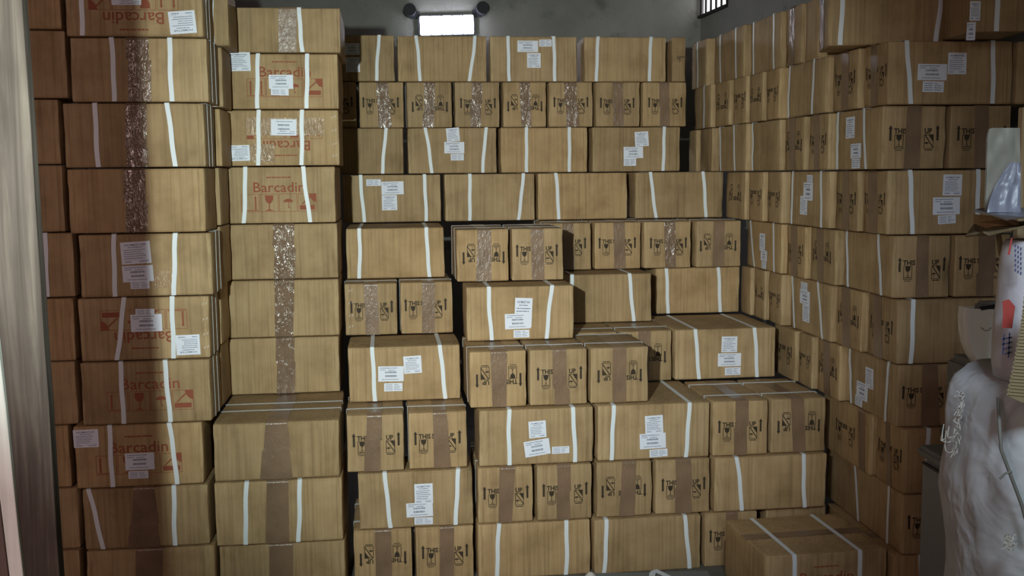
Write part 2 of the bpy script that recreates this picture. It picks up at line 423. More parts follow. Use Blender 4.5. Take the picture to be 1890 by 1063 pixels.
        for q in o.get('f', []):
            x0, y0, x1, y1 = q
            a = s.uv(face, x0, y1); b = s.uv(face, x1, y0); nu, nv = 12, 5; V = []; Fc = []
            for j in range(nv + 1):
                for i in range(nu + 1):
                    u = a[0] + (b[0] - a[0]) * i / nu; v = a[1] + (b[1] - a[1]) * j / nv
                    V.append(s.P(face, u, v, .0018 + .001 * abs(noise.noise(Vector((u * 50, v * 50, 3))))))
            for j in range(nv):
                for i in range(nu): n = j * (nu + 1) + i; Fc.append((n, n + 1, n + nu + 2, n + nu + 1))
            new_obj('clear_tape', mesh('clear_tape', V, Fc, True), M['film'], s.root)
        if 'st' in o: s.staples(face, s.uv(face, o['st'], (ptop + pbot) / 2)[0])

ORD = ['', 'first', 'second', 'third', 'fourth', 'fifth', 'sixth', 'seventh', 'eighth', 'ninth', 'tenth', 'eleventh']
CNT = [0]
def look_of(o, kind):
    k = o.get('p', '')
    if k in ('B', 'b') and k: a = 'carton with red brand print' + (' upside down' if k == 'b' else '')
    elif 't' in o and 's' in o: a = 'carton with brown tape and straps'
    elif 't' in o: a = ('carton with upright arrows and tape' if k == 'u' else 'carton with upside-down arrows and tape' if k == 'd' else 'carton with brown tape strip')
    elif o.get('l'): a = 'strapped carton with white labels'
    elif 's' in o: a = 'plain carton with white straps'
    else: a = 'plain brown carton'
    return a

def front_box(x0, x1, zt, zb, y0, s, o, kind, label, group, depth=None, side=None, jit=True):
    """box whose front lies on the vertical plane y = y0 + s x between photo columns x0 and x1"""
    depth = depth or o.get('dd')
    CNT[0] += 1; seed = CNT[0]; r = random.Random(seed * 31)
    push = r.uniform(-.008, .010) if jit else 0
    y0 = y0 + push
    c = on_line((x0 + x1) / 2, 320, y0, s); pym = proj(c.x, c.y, (zt + zb) / 2)[1]
    # iterate rows so that px edges hold at mid height
    A = on_line(x0, pym, y0, s); B = on_line(x1, pym, y0, s)
    gap = .003
    w = (B - A).length * 1.0; yaw = atan(s) + (r.uniform(-.006, .006) if jit else 0)
    w = sqrt((B.x - A.x) ** 2 + (B.y - A.y) ** 2) - gap
    d = depth if depth else (o.get('d', .56) if kind == 'E' else .31)
    mx, my = (A.x + B.x) / 2, (A.y + B.y) / 2
    cx, cy = mx - sin(yaw) * d / 2, my + cos(yaw) * d / 2
    b = Box(w, d, zt - zb - gap, (cx, cy, zb), yaw, seed)
    pt = proj(mx, my, zt)[1]; pb = proj(mx, my, zb)[1]
    b.features('F', o, pt, pb)
    if kind == 'E' and side is None: b.side_straps((-d / 2 + .15, -d / 2 + .44))
    if side: b.features('S', side, pt, pb)
    if 'r' in o: b.side_straps(o['r'], left=False)
    tag(b.root, label, 'cardboard box', group)
    return b

# ------------------------------------------------------------------ the back pile (rows from the top)
ZT = [.925, .62, .315, .01, -.30, -.60, -.90, -1.20, -1.50, -1.80, -2.10]
D = lambda **k: k
BACK = [
 [(7.03, [(562, 730, 'L', D(s=[(700, 695)], l=[(634, 80, 664, 101, 'b'), (638, 106, 664, 133, 't')])),
          (732, 900, 'L', D(s=[(768, 775), (877, 866)])),
          (903, 1067, 'L', D(s=[(938, 940), (1022, 1024)], l=[(955, 75, 993, 96, 'b'), (995, 73, 1018, 86, 's'), (973, 98, 998, 125, 't')])),
          (1077, 1231, 'L', D(s=[(1104, 1101), (1202, 1199)])),
          (1239, 1268, 'E', D(p='u', pu=.03))])],
 [(7.00, [(574, 659, 'E', D(p='u')),
          (661, 747, 'E', D(t=(694, 716, 698, 722), c=1, p='u')), (749, 836, 'E', D(t=(783, 803), c=1, p='d')),
          (838, 924, 'E', D(t=(871, 890), c=1, p='u')), (927, 1010, 'E', D(t=(958, 978, 963, 981), c=1, p='d')),
          (1012, 1096, 'E', D(t=(1041, 1064, 1043, 1066), c=1, p='u')), (1098, 1183, 'E', D(t=(1131, 1150), p='u')),
          (1185, 1269, 'E', D(t=(1217, 1235), p='u'))])],
 [(6.93, [(580, 747, 'L', D(s=[(713, 706)])),
          (751, 919, 'L', D(s=[(785, 797), (898, 891)], l=[(824, 236, 848, 261, 't', .08), (820, 262, 857, 283, 'b'), (832, 284, 856, 296, 's')])),
          (922, 1086, 'L', D(s=[(972, 972), (1051, 1051)])),
          (1092, 1257, 'L', D(s=[(1226, 1224)], l=[(1172, 243, 1197, 270, 't', .06), (1151, 271, 1187, 292, 'b'), (1151, 292, 1174, 306, 's')]))])],
 [(6.74, [(631, 816, 'L', D(s=[(665, 673), (783, 787)], l=[(676, 331, 703, 343, 's'), (704, 335, 745, 359, 'b'), (705, 360, 733, 388, 't')])),
          (820, 989, 'L', D(s=[(867, 867), (966, 957)])), (991, 1160, 'L', D(s=[(1026, 1031)])),
          (1171, 1337, 'L', D(s=[(1201, 1211), (1298, 1303)]))])],
 [(6.10, [(637, 822, 'L', D(dd=.60, s=[(663, 663), (787, 793)]))]),
  (5.80, [(841, 941, 'E', D(t=(882, 907, 878, 907), p='d')), (943, 1042, 'E', D(t=(980, 1003, 982, 1005), p='u', d=.50))]),
  (6.37, [(1003, 1093, 'E', D(p='u', t=(1038, 1058))), (1096, 1185, 'E', D(t=(1132, 1153, 1134, 1155), p='u')),
          (1187, 1278, 'E', D(t=(1226, 1247, 1228, 1248), c=1, p='u')), (1284, 1370, 'E', D(t=(1318, 1338, 1314, 1336), p='d'))])],
 [(5.87, [(634, 735, 'E', D(t=(671, 696, 675, 701), p='u', st=645)), (737, 838, 'E', D(t=(779, 803), p='u'))]),
  (5.55, [(859, 1061, 'L', D(s=[(902, 908), (1019, 1009)], l=[(950, 550, 982, 604, 't', -.05), (932, 579, 979, 607, 'b'), (948, 609, 977, 623, 's')]))]),
  (6.11, [(1014, 1205, 'L', D(dd=.36, s=[(1056, 1056), (1162, 1170)]))]),
  (6.42, [(1209, 1367, 'L', D(s=[(1230, 1233), (1326, 1329)]))])],
 [(5.49, [(641, 852, 'L', D(dd=.42, s=[(687, 692), (812, 822)], l=[(745, 657, 778, 689, 't', .04), (698, 676, 745, 704, 'b'), (709, 707, 743, 722, 's')]))]),
  (5.24, [(865, 974, 'E', D(t=(905, 936, 909, 935), p='d')), (976, 1086, 'E', D(t=(1020, 1045, 1020, 1048), p='u', d=.50)), (1088, 1199, 'E', D(t=(1131, 1156), p='d', d=.48))]),
  (5.77, [(1042, 1141, 'E', D(p='u', d=.62)), (1143, 1242, 'E', D(d=.62, t=(1178, 1201), p='d')),
          (1244, 1434, 'L', D(dd=.62, s=[(1284, 1290), (1393, 1397)], l=[(1332, 621, 1361, 650, 't'), (1325, 652, 1368, 676, 'b'), (1338, 678, 1367, 692, 's')]))])],
 [(5.20, [(637, 748, 'E', D(t=(677, 705, 675, 705), p='u')), (752, 865, 'E', D(t=(799, 824, 801, 833), p='u')),
          (882, 1098, 'L', D(s=[(940, 941), (1057, 1062)], l=[(976, 777, 1008, 808, 't', .05), (968, 812, 1015, 841, 'b', .13), (1019, 824, 1051, 837, 's')])),
          (1101, 1312, 'L', D(dd=.60, s=[(1133, 1129), (1273, 1266)], l=[(1191, 767, 1224, 800, 't', .04), (1181, 800, 1229, 828, 'b', .03), (1199, 829, 1232, 843, 's', .04)])),
          (1314, 1420, 'E', D(t=(1358, 1382), p='u')), (1422, 1527, 'E', D(t=(1460, 1484, 1464, 1487), p='d'))])],
 [(5.19, [(659, 876, 'L', D(s=[(710, 721), (846, 841)], l=[(765, 893, 799, 930, 't', .01), (750, 928, 799, 954, 'b', .02), (765, 955, 799, 968, 's')])),
          (880, 986, 'E', D(t=(922, 951, 920, 945), p='u')), (989, 1095, 'E', D(t=(1028, 1053, 1031, 1056), p='u')),
          (1099, 1206, 'E', D(t=(1149, 1175, 1141, 1170), p='d')), (1208, 1313, 'E', D(t=(1247, 1276, 1249, 1280), p='u')),
          (1317, 1528, 'L', D(dd=.5, s=[(1360, 1369), (1484, 1485)]))])],
 [(5.18, [(651, 763, 'E', D(t=(692, 722, 694, 724), p='d')), (765, 877, 'E', D(t=(812, 838), p='u')),
          (880, 1092, 'L', D(s=[(921, 918), (1045, 1045)])), (1095, 1296, 'L', D(s=[(1119, 1115), (1264, 1273)])),
          (1299, 1400, 'E', D(p='u', d=.5, t=(1340, 1362)))]),
  (5.24, [(1412, 1526, 'L', D())])],
]
for ri, row in enumerate(BACK):
    n = 0
    for y0, boxes in row:
        for (x0, x1, kind, o) in boxes:
            n += 1
            rw = 'top row' if ri == 0 else 'bottom row' if ri == 9 else ORD[ri + 1] + ' row down'
            lb = '%s, %s from left, %s, back pile' % (look_of(o, kind), ORD[n], rw)
            if x0 < 600 and x1 < 660: lb = 'shaded carton at left end of second row down, back pile'
            front_box(x0, x1, ZT[ri], ZT[ri + 1], y0, .12, o, kind, lb, 'cartons in the back pile')

# ------------------------------------------------------------------ the three piles on the left
def pile(name, group, rows, s=.12):
    for i, (y0, yt, yb, x0, x1, kind, o, dep) in enumerate(rows):
        xm = (x0 + x1) / 2
        zt = on_line(xm, yt, y0, s).z if i == 0 else zb
        zb = -CAMZ if yb is None else on_line(xm, yb, y0, s).z
        lb = '%s, %s from top, %s' % (look_of(o, kind), ORD[i + 1], name)
        front_box(x0, x1, zt, zb, y0, s, o, kind, lb, group, depth=dep)
C_ = 5.71
pile('second column from left', 'cartons in the second column', [
 (C_, 12, 97, 426, 630, 'L', D(s=[(552, 558)], t=(514, 547)), .6),
 (C_, 97, 201, 417, 627, 'L', D(s=[(476, 475), (567, 566)], p='B', pu=.01, pv=.02, l=[(421, 96, 462, 131, 't'), (496, 138, 541, 164, 'b'), (500, 164, 533, 176, 's')]), .6),
 (C_, 201, 306, 417, 628, 'L', D(s=[(477, 477), (557, 557)], p='b', f=[(455, 217, 597, 250), (462, 266, 506, 299)], l=[(500, 220, 547, 250, 'B'), (421, 268, 461, 297, 'T')], st=614), .6),
 (C_, 306, 412, 408, 621, 'L', D(s=[(452, 450), (559, 573)], p='B', pu=0, st=412), .6),
 (C_, 412, 515.5, 415, 626, 'L', D(t=(504, 543, 502, 541), c=1), .6),
 (C_, 515.5, 622, 415, 628, 'L', D(t=(506, 543, 509, 542), c=1), .6),
 (C_, 622, 727, 417, 629, 'L', D(t=(509, 544, 508, 541), c=1), .6),
], )
# lower part of that column stands nearer
zc = on_line(523, 727, C_, .12).z
zc2 = on_line(520, 885, 5.06, .12).z; zc3 = on_line(520, 1003, 5.06, .12).z
for k, (x0, x1, zt, zb, o) in enumerate([
    (391, 629, zc, zc2, D(t=(490, 530, 482, 543))),
    (394, 635, zc2, zc3, D(t=(492, 532, 490, 534), s=[(455, 454), (553, 551)])),
    (403, 640, zc3, -CAMZ, D(t=(497, 541)))]):
    b = front_box(x0, x1, zt, zb, 5.06, .12, o, 'L', '%s, %s from top, second column from left' % (look_of(o, 'L'), ORD[8 + k]), 'cartons in the second column', depth=.74)
    if k == 0:
        b.side_straps((-.10, .06), left=False, rightside=True)

B_ = 5.02
pile('big column behind the post', 'cartons in the column behind the post', [
 (B_, -52, 67, 116, 376, 'L', D(s=[(148, 152)], p='b', pv=-.03, l=[(205, -16, 260, 9, 'B'), (312, 20, 361, 62, 'T', .08)], r=(-.06, .03)), .31),
 (B_, 67, 188, 127, 386, 'L', D(s=[(205, 211), (313, 317)], t=(232, 274), c=1, r=(-.05, .05)), .31),
 (B_, 188, 309, 114, 380, 'L', D(s=[(175, 181), (308, 323)], t=(231, 270), c=1, r=(-.06, .03)), .31),
 (B_, 309, 430, 122, 381, 'L', D(t=(228, 268), c=1), .31),
 (B_, 430, 547, 143, 394, 'L', D(s=[(210, 213), (323, 321)], f=[(284, 500, 318, 532)], l=[(223, 446, 278, 487, 't', .05), (226, 490, 283, 520, 'b', .03), (241, 519, 276, 533, 's')], r=(-.03, .08)), .31),
 (B_, 547, 665, 143, 389, 'L', D(s=[(228, 216), (317, 321)], p='b', l=[(241, 580, 299, 612, 'b'), (250, 570, 285, 582, 's'), (325, 618, 369, 655, 'T')], st=376, r=(-.06, .05)), .31),
 (B_, 665, 782, 147, 391, 'L', D(s=[(222, 229), (304, 315)], p='B', pu=.02, r=(-.05, .05)), .31),
 (B_, 782, 899, 135, 377, 'L', D(s=[(202, 208), (312, 327)], p='B', pu=.0, l=[(135, 793, 182, 826, 't'), (231, 836, 285, 867, 'b'), (237, 869, 274, 883, 's')]), .31),
 (B_, 899, 1012, 151, 388, 'L', D(s=[(163, 190), (321, 323)], t=(246, 284, 240, 300)), .31),
 (B_, 1012, None, 158, 400, 'L', D(t=(250, 300)), .31),
])
A_ = 5.12
pile('far-left column beside the post', 'cartons in the far-left column', [
 (A_, -70, 53, -125, 112, 'L', D(), .31), (A_, 53, 181, -112, 125, 'L', D(), .31), (A_, 181, 304, -122, 112, 'L', D(), .31),
 (A_, 304, 430, -116, 120, 'L', D(), .31), (A_, 430, 551, -100, 139, 'L', D(s=[(83, 87)]), .31), (A_, 551, 669, -96, 140, 'L', D(), .31),
 (A_, 669, 788, -94, 144, 'L', D(), .31), (A_, 788, 905, -100, 131, 'L', D(), .31), (A_, 905, 1019, -92, 148, 'L', D(), .31),
 (A_, 1019, None, -80, 152, 'L', D(), .31)])
# the column seen in the slot between the two left columns
Q_ = 5.36
pile('slot between first two columns', 'cartons behind the column at the post', [
 (Q_, -20, 84, 218, 424, 'L', D(s=[(390, 392)]), .30), (Q_, 84, 198, 205, 413, 'L', D(s=[(396, 396)]), .30), (Q_, 198, 308, 206, 411, 'L', D(), .30),
 (Q_, 308, 418, 200, 409, 'L', D(), .30), (Q_, 418, 530, 205, 412, 'L', D(), .30), (Q_, 530, 640, 200, 410, 'L', D(), .30), (Q_, 640, 755, 205, 411, 'L', D(), .30),
 (Q_, 755, 868, 200, 392, 'L', D(), .30), (Q_, 868, 980, 200, 392, 'L', D(), .30), (Q_, 980, None, 200, 392, 'L', D(), .30)])

# ------------------------------------------------------------------ the pile along the right wall
RY = [None, 73, 193, 312, 433, 550, 670, 785, 906, 1017]
RZ = [.925] + [at_y(1700, y, 4.82)[1] for y in RY[1:]] + [-CAMZ]
SL = .172; SB = .096          # pile line and box sides, change of x per metre nearer
def near_on(px, z, K):
    d = ray(px, proj(K - SL * 5, 5, z)[1]); 
    for _ in range(3):
        t = K / (d[0] + SL * d[1]); x, y = d[0] * t, d[1] * t
        d = ray(px, proj(x, y, z)[1])
    t = K / (d[0] + SL * d[1]); return d[0] * t, d[1] * t
RN = {}
def wall_box(nx, ny, length, w, zt, zb, side, front, label, slack=0):
    """near-left corner at (nx, ny); side runs away from the camera for length, front is w wide"""
    CNT[0] += 1; seed = CNT[0]; r = random.Random(seed * 17)
    yaw = atan(SB) + r.uniform(-.008, .008)
    ex = Vector((cos(yaw), sin(yaw))); ey = Vector((-sin(yaw), cos(yaw)))
    c = Vector((nx, ny)) + ex * w / 2 + ey * length / 2
    b = Box(w, length - .004, zt - zb - .003, (c.x, c.y, zb), yaw, seed)
    m = Vector((nx, ny)) + ey * length / 2
    b.features('S', side, proj(m.x, m.y, zt)[1], proj(m.x, m.y, zb)[1])
    if front:
        m = Vector((nx, ny)) + ex * w / 2; b.features('F', front, proj(m.x, m.y, zt)[1], proj(m.x, m.y, zb)[1])
    tag(b.root, label, 'cardboard box', 'cartons in the right-hand pile')
    return b
RIGHT = [
 # row index, corner px, corner y, far px, [(near px, kind, side)], corner (front end px, side, front), next front box
 (0, None, None, 1268, [(1303, 'L', D(s=[(1287, 1287)])), (1372, 'L', D(s=[(1329, 1329), (1357, 1358)])), (1440, 'L', D(s=[(1391, 1390), (1427, 1428)])), (1478, 'E', D(t=(1457, 1466), c=1)), (1510, 'E', D())], None, None),
 (1, 1638, 4.80, 1272, [(1311, 'L', D(s=[(1299, 1299)])), (1345, 'E', D(p='d')), (1376, 'E', D(p='u')), (1406, 'E', D(p='d')), (1437, 'E', D(p='u')), (1524, 'L', D(s=[(1457, 1454), (1503, 1497)])), (1583, 'E', D(p='u', t=(1552, 1566)))],
  (1872, D(p='u', t=(1606, 1618)), D(s=[(1674, 1682), (1833, 1832)], l=[(1694, 118, 1748, 148, 'b'), (1703, 150, 1742, 170, 's'), (1750, 97, 1784, 137, 't')])), (1935, 'L', D(s=[(1915, 1915)]))),
 (2, 1628, 4.80, 1273, [(1284, 'E', D()), (1313, 'E', D()), (1376, 'L', D(s=[(1328, 1330), (1354, 1356)])), (1438, 'L', D(s=[(1388, 1387)])), (1483, 'E', D(t=(1457, 1467), p='d')), (1528, 'E', D(t=(1501, 1511), p='u'))],
  (1748, D(s=[(1545, 1543), (1594, 1597)], l=[(1561, 216, 1577, 255, 't'), (1570, 265, 1589, 292, 'b'), (1572, 293, 1587, 311, 's')]), D(t=(1675, 1702, 1668, 1698), p='u')), (1866, 'E', D(t=(1800, 1826), p='u'))),
 (3, 1637, 4.80, 1331, [(1374, 'E', D(p='d')), (1407, 'E', D(p='u')), (1441, 'E', D(p='u')), (1530, 'L', D(s=[(1462, 1460), (1515, 1515)], l=[(1489, 323, 1500, 339, 's'), (1482, 337, 1500, 370, 'b'), (1476, 362, 1489, 396, 't')])), (1582, 'E', D(p='u', t=(1554, 1566)))],
  (1876, D(p='u', t=(1601, 1618)), D(s=[(1680, 1684), (1806, 1804)], l=[(1741, 322, 1776, 361, 't'), (1722, 364, 1772, 396, 'b'), (1731, 397, 1764, 413, 's', .05)])), None),
 (4, 1648, 4.80, 1362, [(1441, 'L', D(s=[(1385, 1391), (1427, 1428)], l=[(1401, 431, 1411, 463, 't'), (1403, 462, 1415, 482, 'b'), (1405, 483, 1414, 496, 's')])), (1485, 'E', D(t=(1459, 1471), p='u')), (1540, 'E', D(t=(1507, 1519), p='d'))],
  (1757, D(s=[(1562, 1564), (1621, 1626)]), D(t=(1693, 1715, 1690, 1714), p='u')), (1866, 'E', D(t=(1806, 1838), p='u'))),
 (5, 1655, 4.78, 1368, [(1384, 'E', D()), (1410, 'E', D(p='d')), (1441, 'E', D(p='u')), (1533, 'L', D(s=[(1461, 1465), (1509, 1517)], l=[(1478, 521, 1490, 536, 's'), (1476, 536, 1494, 562, 'b'), (1480, 563, 1493, 594, 't')])), (1589, 'E', D(p='d', t=(1553, 1568)))],
  (1892, D(p='u', t=(1610, 1626)), D(s=[(1686, 1681), (1848, 1848)])), None),
 (6, 1655, 4.78, 1420, [(1466, 'E', D(p='u')), (1498, 'E', D(p='u')), (1548, 'E', D(p='d', t=(1519, 1531)))],
  (1762, D(s=[(1567, 1569), (1640, 1633)], l=[(1596, 679, 1611, 717, 't'), (1580, 706, 1601, 738, 'b'), (1578, 731, 1592, 749, 's')]), D(t=(1703, 1731, 1700, 1735), p='u')), (1872, 'E', D(t=(1812, 1836), p='u'))),
 (7, 1667, 4.76, 1504, [(1606, 'E', D(p='u', t=(1584, 1596)))],
  (1894, D(p='u', t=(1634, 1642)), D(s=[(1714, 1712), (1850, 1850)])), None),
 (8, 1667, 4.76, 1498, [], (1778, D(s=[(1577, 1583), (1641, 1638)]), D(p='u', t=(1712, 1736))), (1890, 'E', D(p='u', t=(1822, 1848)))),
 (9, 1648, 4.76, 1500, [], (1876, D(p='u', t=(1596, 1606)), D(s=[(1700, 1700), (1840, 1840)])), None),
]
for ri, c, cy, far, fars, corner, nxt in RIGHT:
    zt, zb = RZ[ri], RZ[ri + 1]; zm = (zt + zb) / 2
    if c:
        cxw = ray(c, proj(1.75, cy, zm)[1]); t = cy / cxw[1]; K = cxw[0] * t + SL * cy
    else: K = 2.60
    pts = [(near_on(px, zm, K), kd, sd) for px, kd, sd in fars]
    if c: pts.append(((K - SL * cy, cy), 'C', None))
    fy = near_on(far, zm, K)[1]; n = 0
    rw = 'top row' if ri == 0 else 'bottom row' if ri == 9 else ORD[ri + 1] + ' row down'
    for (nx, ny), kd, sd in pts:
        n += 1
        L = max(.2, fy - ny); fy = ny
        if kd != 'C':
            w = .31 if kd == 'L' else .50
            wall_box(nx, ny, L, w, zt, zb, sd, None, '%s, %s from left, %s, right-hand pile' % (look_of(sd, kd), ORD[n], rw))
        else:
            fx, sd, fr = corner
            e = on_line(fx, proj(nx, ny, zm)[1], ny - SB * nx, SB); w = sqrt((e.x - nx) ** 2 + (e.y - ny) ** 2)
            wall_box(nx, ny, L, w, zt, zb, sd, fr, '%s, outer corner of right-hand pile, %s' % (look_of(fr, 'L'), rw))
            if nxt:
                a = e + Vector((.03, 0, 0)) * .2
                e2 = on_line(nxt[0], proj(nx, ny, zm)[1], ny - SB * nx, SB)
                wall_box(a.x + .006, a.y, .31 if nxt[1] == 'L' else .25, sqrt((e2.x - a.x) ** 2 + (e2.y - a.y) ** 2), zt, zb, {}, nxt[2],
                         '%s, right of corner carton, %s, right-hand pile' % (look_of(nxt[2], nxt[1]), rw))
# the two big cartons on top of the outer corner
def top_box(px0, px1, pyb, y0, s, o, side, depth, label, h=.31):
    CNT[0] += 1
    A = on_line(px0, pyb, y0, s); B = on_line(px1, pyb, y0, s)
    w = sqrt((B.x - A.x) ** 2 + (B.y - A.y) ** 2); yaw = atan(s)
    mx, my = (A.x + B.x) / 2, (A.y + B.y) / 2
    b = Box(w, depth, h, (mx - sin(yaw) * depth / 2, my + cos(yaw) * depth / 2, RZ[1]), yaw, CNT[0])
    pt = proj(mx, my, RZ[1] + h)[1]; pb = proj(mx, my, RZ[1])[1]
    b.features('F', o, pt, pb); b.features('S', side, pt, pb)
    tag(b.root, label, 'cardboard box', 'cartons in the right-hand pile')
    return b
top_box(1526, 1765, 80, 5.24, -.14, D(s=[(1558, 1551), (1742, 1727)]), D(t=(1511, 1520), c=1), .31, 'large turned carton overhanging the top of the right-hand pile')
top_box(1788, 1900, 74, 4.58, .0, D(s=[(1846, 1840)], l=[(1791, 2, 1810, 38, 't'), (1785, 41, 1801, 74, 'b')]), D(), .31, 'darker turned carton with labels at the top right corner')
# foreground carton
def floor_box():
    CNT[0] += 1
    zt = on_line(1370, 976, 5.18, .12).z
    zt = -1.80
    a = Vector((*at_z(1412, 1028, zt), 0)); b_ = Vector((*at_z(1641, 1012, zt), 0))
    w = (b_ - a).length; yaw = math.atan2(b_.y - a.y, b_.x - a.x); m = (a + b_) / 2; d = .54
    b = Box(w, d, zt + CAMZ, (m.x - sin(yaw) * d / 2, m.y + cos(yaw) * d / 2, -CAMZ), yaw, CNT[0])
    pt = proj(m.x, m.y, zt)[1]; pb = proj(m.x, m.y, -CAMZ)[1]
    b.features('F', D(s=[(1466, 1468), (1587, 1585)], p='B', pu=0, pv=.0), pt, pb)
    # tape along the lid
    V = []; Fc = []
    for i in range(21):
        x = -w / 2 + w * i / 20
        V += [b.P('T', x, -.035, .0004), b.P('T', x, .035, .0004)]
    for i in range(20): Fc.append((2 * i, 2 * i + 2, 2 * i + 3, 2 * i + 1))
    new_obj('packing_tape', mesh('packing_tape', V, Fc, True), M['tape'], b.root)
    tag(b.root, 'carton with taped lid standing in front at the lower right', 'cardboard box')
floor_box()

# ------------------------------------------------------------------ the room
def plaster(name, c0, c1, c2):
    m, nd, lk, b = mat(name, c1, .92, 0, .15)
    tc = nd.new('ShaderNodeTexCoord')
    n = N(nd, 'ShaderNodeTexNoise', Scale=.9, Detail=6.0, Roughness=.6); lk.new(tc.outputs['Object'], n.inputs['Vector'])
    n2 = N(nd, 'ShaderNodeTexNoise', Scale=4.0, Detail=5.0, Roughness=.7); lk.new(tc.outputs['Object'], n2.inputs['Vector'])
    r = ramp(nd, [(.3, c0), (.5, c1), (.72, c2)]); lk.new(n.outputs[0], r.inputs[0])
    r2 = ramp(nd, [(.30, (.45, .45, .45)), (.42, (1, 1, 1))]); lk.new(n2.outputs[0], r2.inputs[0])
    c = mix(nd, lk, r.outputs[0], r2.outputs[0], .55, 'MULTIPLY'); lk.new(c, b.inputs['Base Color'])
    bp = N(nd, 'ShaderNodeBump', Strength=.4, Distance=.02); lk.new(n2.outputs[0], bp.inputs['Height']); lk.new(bp.outputs[0], b.inputs['Normal'])
    return m
M['wall'] = plaster('grey_plaster', (.20, .20, .185), (.29, .285, .265), (.36, .345, .33))
M['floor'] = plaster('concrete_floor', (.12, .115, .10), (.18, .17, .15), (.24, .22, .20))
def slab(name, a, b, z0, z1, th, material):
    """upright wall slab from plan point a to b, thickness to the far side"""
    a = Vector((*a, 0)); b = Vector((*b, 0)); n = Vector((-(b - a).y, (b - a).x, 0)).normalized() * th
    V = [a, b, b + n, a + n]; V = [Vector((v.x, v.y, z0)) for v in V] + [Vector((v.x, v.y, z1)) for v in V]
    return new_obj(name, mesh(name, V, [(3, 2, 1, 0), (4, 5, 6, 7), (0, 1, 5, 4), (1, 2, 6, 5), (2, 3, 7, 6), (3, 0, 4, 7)]), material)
CRN = Vector((1.80, 9.9)); bd = Vector((1, .12)).normalized(); rd = Vector((-SL, 1)).normalized()
LB = CRN - bd * 5.6; H = 4.6
o = slab('wall_back', LB, CRN + bd * .03, 0, H, .2, M['wall']); o['kind'] = 'structure'
NR = CRN - rd * 10.5
# right wall with a barred opening high up near the corner
wz0 = at_y(1290, 20, 9.55)[1] + CAMZ; wz1 = wz0 + .45
def rp(px):
    d = ray(px, 10); # intersection with the wall line
    den = d[0] * rd.y - d[1] * rd.x
    t = (CRN.x * rd.y - CRN.y * rd.x) / den; return Vector((d[0] * t, d[1] * t))
w0, w1 = rp(1287), rp(1344)
V = []; Fc = []
def prism(a, b, z0, z1, th=-.04):
    n = Vector((-(b - a).y, (b - a).x)).normalized() * th
    k = len(V)
    for z in (z0, z1):
        for p in (a, b, b + n, a + n): V.append((p.x, p.y, z))
    for f in ((3, 2, 1, 0), (4, 5, 6, 7), (0, 1, 5, 4), (1, 2, 6, 5), (2, 3, 7, 6), (3, 0, 4, 7)): Fc.append(tuple(i + k for i in f))
wz1 = wz0 + .45
prism(NR, CRN, 0, wz0); prism(NR, CRN, wz1, H); prism(NR, w1, wz0, wz1); prism(w0, CRN, wz0, wz1)
o = new_obj('wall_right', mesh('wall_right', V, Fc), M['wall']); o['kind'] = 'structure'
V = []; Fc = []
prism(w1, w0, wz0 - .02, wz0 + .005, .03); prism(w1, w0, wz1 - .005, wz1 + .02, .03)
for i in range(7):
    p = w1 + (w0 - w1) * (i / 6); q = p + rd * .028; prism(p, q, wz0, wz1, .012)
M['iron'] = mat('dark_iron', (.03, .025, .025), .6)[0]
o = new_obj('window_1', mesh('window_1', V, Fc), M['iron']); o['kind'] = 'structure'
sky, nd, lk, b = mat('sky_light', (1, 1, 1)); b.inputs['Emission Color'].default_value = (.93, .93, 1, 1); b.inputs['Emission Strength'].default_value = 2.2
n = Vector((rd.y, -rd.x)) * .6
V = [(p.x, p.y, z) for z in (wz0 - 1.5, wz1 + 2.5) for p in (w1 + n - rd * .5, w0 + n + rd * 6)]
o = new_obj('sky_panel_1', mesh('bright_sky', V, [(0, 1, 3, 2)]), sky); o['kind'] = 'structure'  # glowing panel added outside the bars to stand for the sky
o['label'] = 'bright daylight outside the barred opening'
LF = LB - rd * 10.5
o = slab('wall_left', LF, LB, 0, H, .2, M['wall']); o['kind'] = 'structure'
def flat(name, pts, z0, z1, material):
    V = [(p.x, p.y, z) for z in (z0, z1) for p in pts]
    o = new_obj(name, mesh(name, V, [(3, 2, 1, 0), (4, 5, 6, 7), (0, 1, 5, 4), (1, 2, 6, 5), (2, 3, 7, 6), (3, 0, 4, 7)]), material); o['kind'] = 'structure'; return o
flat('floor', [LF, NR, CRN + bd * .2, LB], -.1, 0, M['floor'])
flat('ceiling', [LF, NR, CRN + bd * .2, LB], H, H + .1, M['wall'])

# ------------------------------------------------------------------ wall lamp
def box_mesh(x0, x1, y0, y1, z0, z1, bev=0.0, seg=2):
    import bmesh
    bm = bmesh.new(); bmesh.ops.create_cube(bm, size=1)
    for v in bm.verts: v.co = Vector(((x0 + x1) / 2 + v.co.x * (x1 - x0), (y0 + y1) / 2 + v.co.y * (y1 - y0), (z0 + z1) / 2 + v.co.z * (z1 - z0)))
    if bev: bmesh.ops.bevel(bm, geom=bm.edges[:], offset=bev, segments=seg, affect='EDGES')
    me = bpy.data.meshes.new('m'); bm.to_mesh(me); bm.free(); return me
def empty(name, loc, rz=0):
    o = bpy.data.objects.new(name, None); COL.objects.link(o); o.location = loc; o.rotation_euler = (0, 0, rz); o.empty_display_size = .1; return o
def cyl(r0, r1, y0, y1, n=24):
    V = []; Fc = []
    for r, y in ((r0, y0), (r1, y1)):
        for i in range(n): V.append((r * cos(2 * pi * i / n), y, r * sin(2 * pi * i / n)))
    for i in range(n): Fc.append((i, (i + 1) % n, n + (i + 1) % n, n + i))
    Fc += [tuple(range(n))[::-1], tuple(range(n, 2 * n))]
    return mesh('m', V, Fc)
M['dark'] = mat('dark_plastic', (.025, .027, .035), .5)[0]
